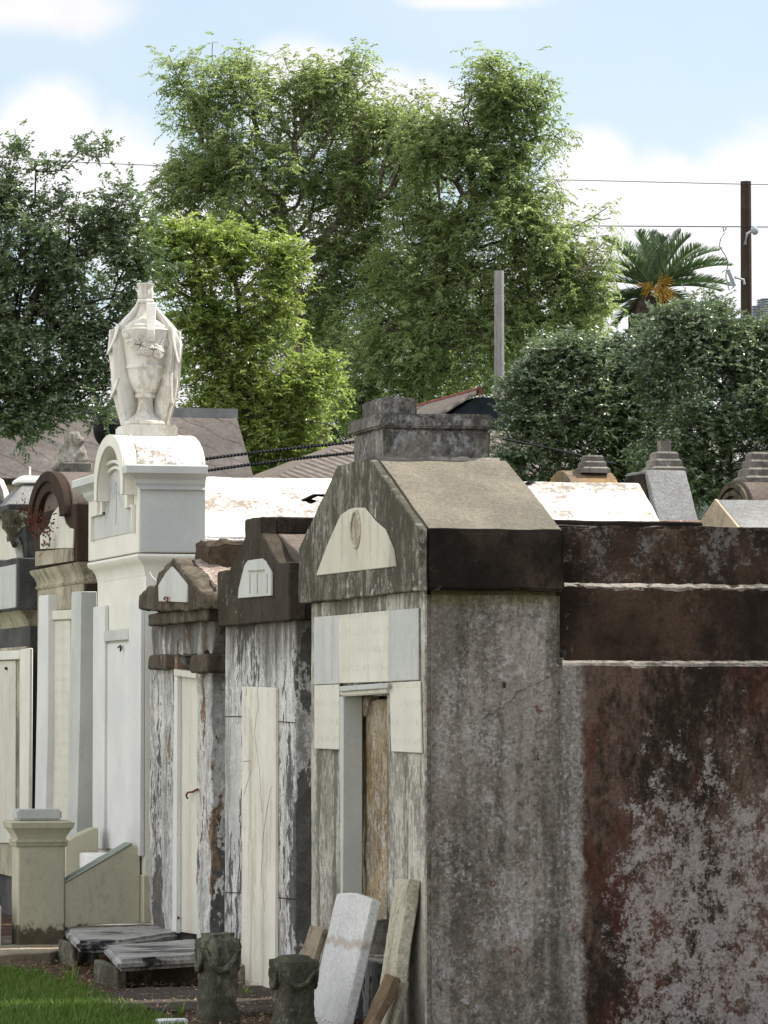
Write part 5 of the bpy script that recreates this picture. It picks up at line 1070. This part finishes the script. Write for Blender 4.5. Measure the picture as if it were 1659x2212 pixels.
def tree(name, label, base, skel_px, lobes, D, npts, leafmat_, barkm, leaf, per, spray, droop=.3, rt=.25, twig=.006, dr=.42, gap=.0, group='trees beyond the cemetery wall', tintlo=0., cup=.2, expo=2.25, nj=.8):
    """lobes: (px, py, rx, ry, ddepth) in picture units at distance D; leaf=(length,width); per = sprays per node; spray=(length, leaflets)"""
    k = D / F_PX; pts = []
    area = sum(l[2] * l[3] for l in lobes)
    for l in lobes:
        m_ = int(npts * l[2] * l[3] / area); c = np.array(pD((l[0], l[1]), D + (l[4] if len(l) > 4 else 0)))
        v = rng.normal(size=(m_ * 3, 3)); v /= np.linalg.norm(v, axis=1)[:, None]; v *= (rng.random(m_ * 3) ** .42)[:, None]
        Rn = np.array(RT); Fn = np.array(FW)
        pp = c + v[:, :1] * Rn * l[2] * k + v[:, 1:2] * Fn * (l[2] + l[3]) * .5 * k * dr + v[:, 2:] * np.array([0, 0, 1]) * l[3] * k
        sz = max(20, min(l[2], l[3])) * k; seed = Vector((l[0] * .1, l[1] * .1, 0))
        pp = pp + np.array([tuple(noise.noise_vector(Vector(x) * (.9 / sz) + seed) * sz * .95 + noise.noise_vector(Vector(x) * (2.4 / sz) + seed) * sz * .5) for x in pp])
        keep = [noise.noise(Vector(x) * (2.1 / sz) + seed) + .45 * noise.noise(Vector(x) * (5.5 / sz)) > -.62 + gap for x in pp]; pp = pp[np.array(keep)][:m_]; pts.append(pp)
    pts = np.concatenate(pts)
    skel = [Vector((base[0], base[1], 0))] if False else []
    b0 = pD(skel_px[0], D); skel = [Vector((b0.x, b0.y, 0)), Vector((b0.x, b0.y, b0.z * .5))] + [pD(p, D) for p in skel_px]
    sk = []
    for a, b_ in zip(skel, skel[1:]):
        for f in np.linspace(0, 1, 4)[:-1]: sk.append(a.lerp(b_, f))
    sk.append(skel[-1])
    A, par, pl = grow(pts, sk)
    n = len(A); w = np.zeros(n); ch = np.zeros(n, int)
    for i in range(1, n): ch[par[i]] += 1
    r = np.zeros(n); acc = np.zeros(n)
    for i in range(n - 1, -1, -1):
        if ch[i] == 0: acc[i] = twig ** expo
        r[i] = acc[i] ** (1 / expo)
        if i: acc[par[i]] += acc[i]
    sc_ = min(1.6, rt / max(r[0], 1e-6)); r = r * np.where(r > .03, np.maximum(.5, sc_), 1)
    r = np.minimum(r, rt)
    # limbs as 5-sided tapered sticks
    V = []; Fq = []
    ang = np.arange(5) * 2 * np.pi / 5
    idx = np.arange(1, n); a_ = A[par[idx]]; b_ = A[idx]; dvec = b_ - a_; L = np.linalg.norm(dvec, axis=1) + 1e-9; tdir = dvec / L[:, None]
    ref = np.where(np.abs(tdir[:, 2:3]) < .9, np.array([[0, 0, 1.]]), np.array([[1., 0, 0]])); uu = np.cross(tdir, ref); uu /= np.linalg.norm(uu, axis=1)[:, None]; vv = np.cross(tdir, uu)
    ra = np.minimum(r[par[idx]], r[idx] * 1.35 + .002); rb = r[idx]
    ringA = a_[:, None] + (uu[:, None] * np.cos(ang)[None, :, None] + vv[:, None] * np.sin(ang)[None, :, None]) * ra[:, None, None]
    ringB = b_[:, None] + (uu[:, None] * np.cos(ang)[None, :, None] + vv[:, None] * np.sin(ang)[None, :, None]) * rb[:, None, None]
    V = np.concatenate([ringA, ringB], 1).reshape(-1, 3); m_ = len(idx); o_ = (np.arange(m_) * 10)[:, None]
    Fq = np.stack([np.stack([o_[:, 0] + i, o_[:, 0] + (i + 1) % 5, o_[:, 0] + 5 + (i + 1) % 5, o_[:, 0] + 5 + i], 1) for i in range(5)], 1).reshape(-1, 4)
    org = Vector((b0.x, b0.y, 0)); t = thing(name, label, 'tree', org, group=group)
    me = npmesh('trunk', V, Fq); me.shade_smooth(); link('trunk', me, barkm, t)
    # sprays of leaflets on the outer nodes
    ends = np.where(r < twig * 3.2)[0]; ends = ends[ends >= len(sk)]
    src = np.repeat(ends, per); m_ = len(src)
    outd = A[src] - A[par[src]]; outd /= (np.linalg.norm(outd, axis=1)[:, None] + 1e-9)
    d = outd * .5 + rng.normal(0, .75, (m_, 3)) + np.array([0, 0, .12]); d /= np.linalg.norm(d, axis=1)[:, None]
    bp = A[src] + rng.normal(0, spray[0] * .35, (m_, 3)); q_ = spray[1]
    f = (np.arange(q_) + .6) / q_; sl_ = spray[0] * rng.uniform(.7, 1.25, m_)
    pos = bp[:, None] + d[:, None] * (f[None, :, None] * sl_[:, None, None]) + np.array([0, 0, -1.]) * (droop * (f ** 2)[None, :, None] * sl_[:, None, None])
    side = np.cross(d, np.array([0, 0, 1.])); side /= (np.linalg.norm(side, axis=1)[:, None] + 1e-6)
    sgn = np.where(np.arange(q_) % 2 == 0, 1., -1.)
    ld = d[:, None] * .55 + side[:, None] * sgn[None, :, None] * .8 + np.array([0, 0, -1.]) * droop + rng.normal(0, .28, (m_, q_, 3)); ld /= np.linalg.norm(ld, axis=2)[..., None]
    nn = np.array([0, 0, 1.]) + rng.normal(0, nj, (m_, q_, 3)); wv = np.cross(ld, nn); wv /= (np.linalg.norm(wv, axis=2)[..., None] + 1e-6)
    pos = pos.reshape(-1, 3); ld = ld.reshape(-1, 3); wv = wv.reshape(-1, 3); N = len(pos); s_ = rng.uniform(.65, 1.2, N)[:, None]
    up = np.cross(wv, ld)
    v0 = pos; v2 = pos + ld * leaf[0] * s_ - up * leaf[0] * .08; mid = pos + ld * leaf[0] * .45 * s_ + up * leaf[1] * cup; v1 = mid + wv * leaf[1] * .5 * s_; v3 = mid - wv * leaf[1] * .5 * s_
    V = np.stack([v0, v1, v2, v3], 1).reshape(-1, 3); Fq = (np.arange(N) * 4)[:, None] + np.arange(4)[None]
    clump = np.array([noise.noise(Vector(x) * (1.3 / (60 * k))) for x in A[src]]) * .5
    ti = np.clip(tintlo + .42 + np.repeat(clump, q_) + rng.normal(0, .2, N), 0, 1)
    link('crown', npmesh('crown', V, Fq, ti), leafmat_, t); print(name, n, N)
    return t
# big pecan behind: two leaders
tree('pecan_tree', 'tallest feathery green tree behind, its left crown with bare forked limbs', None, [(690, 930), (660, 780), (640, 640), (612, 520), (606, 430)],
     [(460, 230, 110, 110), (440, 360, 110, 90), (560, 200, 80, 70), (560, 320, 110, 120, -.5), (470, 450, 120, 70), (700, 240, 130, 100), (740, 330, 140, 120, 1), (850, 280, 80, 110), (880, 360, 90, 90), (915, 290, 55, 70, -2), (690, 420, 120, 100), (540, 470, 90, 60, -1), (800, 430, 110, 90), (660, 180, 60, 40), (760, 170, 70, 40), (390, 170, 40, 50), (530, 150, 40, 35), (390, 390, 60, 50),
      (760, 560, 140, 100), (660, 640, 90, 110), (800, 680, 110, 100)], 110, 2100, M['lpecan'], M['barkp'], (.13, .044), 4, (.5, 15), droop=.45, rt=.28, twig=.012, gap=.52)
tree('pecan_tree', 'green feathery tree joined to the tallest one on its right, behind the grey pole', None, [(890, 960), (900, 800), (930, 650), (960, 540), (1000, 470)],
     [(1040, 260, 90, 90), (1130, 260, 70, 90), (1060, 190, 60, 60), (1000, 350, 110, 90), (1110, 370, 100, 100), (920, 400, 80, 80), (950, 310, 55, 70), (960, 480, 110, 90), (1100, 490, 130, 90), (1190, 520, 90, 110), (1010, 590, 130, 100), (1180, 630, 100, 90), (900, 640, 90, 110), (1060, 700, 120, 100), (930, 780, 130, 110), (780, 800, 110, 90), (1230, 660, 70, 60), (1080, 160, 30, 30), (1150, 200, 40, 40), (1270, 640, 50, 50), (1290, 600, 30, 30)], 108, 2300, M['lpecan'], M['bark'], (.13, .044), 4, (.5, 15), droop=.45, rt=.28, twig=.012, gap=.52)
tree('olive_green_tree', 'olive foliage low between the tall trees and the ridge block of the grey tomb', None, [(830, 1040), (820, 900), (800, 800)],
     [(680, 760, 90, 100), (760, 880, 130, 90), (640, 880, 80, 80), (880, 900, 110, 80), (980, 860, 100, 90), (1120, 760, 100, 90), (1150, 860, 110, 90), (690, 960, 90, 60), (580, 950, 70, 60), (1000, 760, 110, 90), (1230, 760, 80, 80), (870, 760, 110, 80), (740, 720, 90, 80), (620, 700, 80, 80), (560, 840, 80, 80), (720, 1000, 90, 50), (1060, 960, 90, 60), (1080, 820, 80, 80), (880, 640, 70, 70), (960, 680, 80, 70), (1270, 720, 60, 60), (1200, 700, 70, 60)], 122, 2000, M['lfar'], M['barkd'], (.12, .045), 4, (.5, 12), droop=.3, rt=.3, twig=.012, gap=.2)
tree('yellow_green_tree', 'bright yellow-green leafy tree right behind the marble urn', None, [(600, 1060), (560, 930), (500, 800), (440, 700)],
     [(430, 520, 90, 60), (520, 560, 100, 50), (600, 560, 55, 35), (390, 590, 90, 60), (480, 650, 110, 60), (580, 660, 70, 50), (420, 720, 70, 50), (520, 710, 80, 40), (560, 810, 110, 60), (650, 840, 70, 50), (450, 800, 80, 60), (600, 900, 90, 60), (540, 960, 80, 60), (640, 950, 50, 50), (340, 520, 60, 50), (690, 800, 30, 40), (570, 1000, 70, 40), (520, 880, 60, 50), (480, 860, 70, 50)], 84, 2100, M['lbright'], M['bark'], (.10, .045), 3, (.34, 12), droop=.25, rt=.16, twig=.008, gap=.30)
tree('live_oak', 'dark glossy-leaved oak filling the left edge, its branches hanging over the shingle roof', None, [(-60, 1050), (-40, 900), (0, 780), (60, 690)],
     [(60, 560, 120, 110), (160, 620, 110, 110), (60, 720, 120, 110), (180, 760, 90, 100), (60, 860, 110, 60), (180, 840, 70, 60), (220, 520, 80, 50), (20, 440, 50, 50), (110, 440, 60, 25), (250, 415, 40, 18), (40, 320, 14, 45), (90, 365, 50, 14), (190, 325, 45, 14), (20, 385, 25, 40), (230, 300, 14, 22), (270, 700, 50, 90), (40, 915, 50, 25), (100, 890, 40, 20), (300, 560, 60, 60), (-20, 620, 80, 160), (-20, 850, 80, 80), (210, 470, 70, 40), (290, 480, 40, 30)], 56, 2000, M['loak'], M['barkd'], (.068, .03), 3, (.20, 14), droop=.12, rt=.2, twig=.004, gap=.25, nj=1.5)
tree('dark_glossy_tree', 'dense dark green glossy tree on the right under the palm', None, [(1330, 1150), (1330, 1000), (1340, 900)],
     [(1200, 800, 100, 80), (1330, 840, 120, 80), (1150, 900, 90, 90), (1280, 930, 130, 100), (1400, 860, 110, 120), (1420, 1000, 100, 80), (1180, 1020, 80, 50), (1330, 1040, 110, 40), (1240, 860, 100, 90), (1330, 770, 80, 35), (1240, 760, 60, 45), (1120, 1000, 50, 60), (1400, 800, 80, 80), (1380, 900, 90, 100)], 66, 2700, M['lgum'], M['barkd'], (.072, .032), 3, (.22, 14), droop=.15, rt=.2, twig=.004, gap=.22, nj=1.5)
tree('dark_glossy_tree', 'dense dark green glossy tree at the right edge around the foot of the dark pole', None, [(1570, 1150), (1570, 1000), (1560, 900)],
     [(1480, 720, 90, 70), (1570, 760, 110, 80), (1520, 860, 120, 110), (1640, 840, 90, 100), (1600, 960, 130, 100), (1480, 990, 90, 90), (1450, 690, 45, 25), (1530, 680, 60, 35), (1640, 730, 50, 50), (1700, 900, 60, 160), (1560, 1060, 90, 50), (1650, 1040, 60, 50), (1420, 780, 60, 80)], 64, 2200, M['lgum'], M['barkd'], (.072, .032), 3, (.22, 14), droop=.15, rt=.2, twig=.004, gap=.22, nj=1.5)
# bare twigs left of the palm
bt = bmesh.new()
for a, b_ in (((1240, 640), (1320, 570)), ((1240, 620), (1350, 600)), ((1245, 600), (1300, 560)), ((1260, 650), (1285, 590))):
    pts_ = [pD((a[0] + (b_[0] - a[0]) * f * .8, a[1] - 40 + (b_[1] - a[1]) * f + 8 * math.sin(f * 5)), 100) for f in np.linspace(0, 1, 7)]; add_tube(bt, pts_, [.014 * (1.1 - f) for f in np.linspace(0, 1, 7)], 4)
    for k in (2, 3, 4, 5): add_tube(bt, [pts_[k], pts_[k] + Vector((random.uniform(-.2, .5), 0, random.uniform(.2, .5)))], [.007, .003], 4)
o = tag(part('bare_branch', bt, M['barkp']), 'bare leafless twigs poking out between tree and palm', 'branch'); rebase(o, pD((1240, 620), 100))

# palm
DPm = 150; pcn = pD((1413, 625), DPm); kk = DPm / F_PX
t = thing('date_palm', 'date palm with arching fronds and orange fruit stalks above the dark trees on the right', 'palm', (pcn.x, pcn.y, 0))
part('trunk', tube([(pcn.x, pcn.y, z) for z in np.linspace(0, pcn.z - .3, 9)], [.42, .4, .38, .38, .38, .4, .45, .55, .6], 16), M['deadfrond'], t, size=0)
fr = [(-115, -105, 1.0), (-95, -62, 1.0), (-150, -40, .9), (-62, -110, 1), (-38, -120, 1), (-8, -125, 1), (22, -110, 1), (58, -125, 1), (75, -110, 1), (95, -85, 1), (118, -95, 1), (150, -95, .9), (150, -55, .8), (165, -48, .8), (130, -20, .6), (165, -5, .4), (-130, -15, .6), (-100, 40, .2), (-160, 60, -.2), (-60, 60, -.2), (90, 40, -.2), (60, 70, -.4), (-90, 90, -.4), (-30, -95, 1), (40, -90, 1), (-75, -70, 1), (10, -70, 1), (105, -50, .8), (-165, 105, -.5), (-110, 60, 0), (85, -30, .6), (-60, -30, .8), (150, 0, .3)]
for k, (dx, dz_, up) in enumerate(fr):
    L = math.hypot(dx, dz_) * kk * 1.12; yo = random.uniform(-1, 1) * 1.6
    tip = pcn + RT * dx * kk - Vector((0, 0, dz_ * kk)) + FW * yo; mid = pcn.lerp(tip, .55) + Vector((0, 0, .16 * L * (1 if dz_ < -20 else .8)))
    vs, fs, tt = [], [], []; cur = []
    for f in np.linspace(0, 1, 30): cur.append(pcn * (1 - f) ** 2 + mid * 2 * f * (1 - f) + tip * f * f)
    nq = 64
    for i in range(4, nq):
        f = i / nq; c = pcn * (1 - f) ** 2 + mid * 2 * f * (1 - f) + tip * f * f; tg = ((mid - pcn) * (1 - f) + (tip - mid) * f).normalized()
        sd_ = tg.cross(Vector((0, 0, 1))); sd_ = sd_.normalized() if sd_.length > .1 else RT.copy(); un = sd_.cross(tg).normalized(); ll = .66 * math.sin(math.pi * min(1, f * .82 + .14)) ** .7
        for s_ in (-1, 1):
            dd = (tg * .75 + sd_ * s_ * .62 + un * .35 + Vector((random.gauss(0, .08), random.gauss(0, .08), random.gauss(0, .08)))).normalized() * ll; wd = tg.cross(dd).normalized().cross(dd).normalized() * .028
            j = len(vs); vs += [c - wd, c + wd, c + dd * .9 + wd * .5 , c + dd]; fs.append((j, j + 1, j + 2, j + 3)); tt.append(min(1, max(0, random.gauss(.45, .25))))
    for i in range(29):
        a, b_ = cur[i], cur[i + 1]; wv = Vector((0, 0, .028 * (1 - i / 32))) + RT * .02; j = len(vs); vs += [a - wv, b_ - wv, b_ + wv, a + wv]; fs.append((j, j + 1, j + 2, j + 3)); tt.append(1)
    link('frond', npmesh('frond', np.array([tuple(v) for v in vs]), np.array(fs), np.array(tt)), M['palm'], t)
for dx, dz_ in ((22, -16), (5, 12), (32, 20), (-25, 5), (18, 28)):
    bm = bmesh.new(); c0 = pcn + FW * -.6
    for k in range(30):
        e_ = c0 + RT * (dx + random.gauss(0, 8)) * kk + Vector((0, 0, -(dz_ + random.gauss(4, 9)) * kk)) - FW * .5; m_ = c0.lerp(e_, .5) + Vector((0, 0, .12))
        add_tube(bm, [c0.lerp(e_, .3), m_, e_], [.012, .012, .016], 3)
    part('fruit_stalks', bm, M['fruit'], t)
part('leaf_base_boss', add_ball(bmesh.new(), pcn - Vector((0, 0, 75 * kk)), (1.0, 1.0, 1.15), 3), M['deadfrond'], t, 'thick dark boss of old leaf bases', size=.2, amp=.12, freq=3)

# ================================================================== lawn, weeds and litter
def blades(n, xy, h, wd, name, mat, label, cat, kind='stuff', lean=.35):
    P = np.zeros((n, 3)); P[:, :2] = xy; a = rng.uniform(0, 2 * np.pi, n); hh = h * rng.uniform(.5, 1.3, n)
    dirv = np.stack([np.cos(a), np.sin(a), np.zeros(n)], 1); side = np.stack([-np.sin(a), np.cos(a), np.zeros(n)], 1) * wd
    ln = (rng.uniform(.1, 1, n) * lean * hh)[:, None]
    z = np.array([0, 0, 1.])
    v0, v1 = P - side, P + side; m0 = P + dirv * ln * .35 + z * (hh * .6)[:, None] - side * .8; m1 = m0 + side * 1.6; t0 = P + dirv * ln + z * hh[:, None]; t1 = t0 + side * .1
    V = np.stack([v0, v1, m1, m0, t1, t0], 1).reshape(-1, 3); o_ = (np.arange(n) * 6)[:, None]
    Fq = np.concatenate([o_ + np.array([[0, 1, 2, 3]]), o_ + np.array([[3, 2, 4, 5]])], 0)
    ti = np.clip(rng.normal(.45, .22, n), 0, 1); o = link(name, npmesh(name, V, Fq, np.concatenate([ti, ti])), mat); return tag(o, label, cat, kind=kind)
n = 90000; xy = np.stack([rng.uniform(1.5, 4.75, n), rng.uniform(19.0, 25.2, n)], 1)
# lawn edge: a line from the left edge near the kerb to the bottom of the frame
e0 = pZ(zN(0, 765), 0); e1 = pZ(zN(300, 800), 0); e2 = pZ(zN(450, 930), 0); e3 = pZ(zN(900, 1100), 0); e4 = pZ(zN(1050, 1175), 0)
ex = [(-3, e0.y + .1), (e0.x, e0.y), (e1.x, e1.y), (e2.x, e2.y), (e3.x, e3.y), (e4.x, e4.y), (e4.x + .3, e4.y - 2)]
xs_ = [p[0] for p in ex]; ys_ = [p[1] for p in ex]
edge = np.interp(xy[:, 0], xs_, ys_); jit = np.array([noise.noise(Vector((a * 3, b_ * 3, 0))) for a, b_ in xy]) * .22
xy = xy[xy[:, 1] < edge + jit]
blades(len(xy), xy, .045, .0028, 'grass', M['grass'], 'green mown lawn in the lower left corner', 'grass', lean=.7)
def weed(p, n, h, label, spread=.05):
    c = pZ(p, 0); vs, fs, tt = [], [], []
    for k in range(n):
        a = random.uniform(0, 6.28); d = Vector((math.cos(a), math.sin(a), 0)); s_ = Vector((-d.y, d.x, 0)); hh = h * random.uniform(.5, 1.15); ln = hh * random.uniform(.2, .8); b0 = c + d * random.uniform(0, spread)
        P = [b0 + d * ln * f ** 1.6 + Vector((0, 0, hh * (f - .38 * f ** 3))) for f in np.linspace(0, 1, 7)]
        for i in range(6):
            w0 = .0075 * (1 - i / 6.2); w1 = .0075 * (1 - (i + 1) / 6.2); j = len(vs); vs += [P[i] - s_ * w0, P[i] + s_ * w0, P[i + 1] + s_ * w1, P[i + 1] - s_ * w1]; fs.append((j, j + 1, j + 2, j + 3)); tt.append(.5 + .08 * i)
    o = link('grass_tuft', npmesh('grass_tuft', np.array([tuple(v) for v in vs]), np.array(fs), np.array(tt)), M['grass']); tag(o, label, 'grass tuft', 'tall weeds at the lawn edge'); rebase(o, c)
weed(zN(540, 880), 13, .17, 'tall grass tuft at the lawn edge, left of the nearer slab')
weed(zN(640, 930), 10, .13, 'grass tuft among dead leaves under the nearer slab')
weed(zN(450, 930), 8, .08, 'small arching tuft at the back edge of the lawn')
weed(zN(800, 1130), 15, .14, 'leafy tuft at the bottom edge, left of the white marble piece', .09)
weed(zN(1130, 1140), 11, .15, 'grass tuft right behind the white marble piece', .06)
weed(zN(1370, 1130), 4, .20, 'single tall grass spike beside the mossy collared pedestal', .015)
weed(zN(60, 1120), 8, .12, 'pale arching tuft in the lower left corner', .06)
weed(zD(330, 1660), 14, .09, 'dark weeds at the foot of the cream closure tablet', .08)
weed(zN(250, 1120), 8, .12, 'pale arching tuft near the bottom of the lawn', .06)
n = 7500; xy = np.stack([rng.uniform(3.5, 5.25, n), rng.uniform(19.2, 25.5, n)], 1); edge = np.interp(xy[:, 0], xs_, ys_); kp = xy[:, 1] > edge - .15; xy = xy[kp]; n = len(xy)
a = rng.uniform(0, 6.28, n); s1 = rng.uniform(.005, .014, n)[:, None]; P = np.concatenate([xy, rng.uniform(.01, .035, (n, 1))], 1); d = np.stack([np.cos(a), np.sin(a), rng.normal(0, .35, n)], 1) * s1; s2 = np.stack([-np.sin(a), np.cos(a), rng.normal(0, .35, n)], 1) * s1 * .5
V = np.stack([P - d, P + s2, P + d, P - s2], 1).reshape(-1, 3); Fq = (np.arange(n) * 4)[:, None] + np.arange(4)[None]
tag(link('leaf_litter', npmesh('leaf_litter', V, Fq, rng.random(n)), M['litter']), 'brown dead leaves scattered over the soil before the tombs', 'dead leaves', kind='stuff')
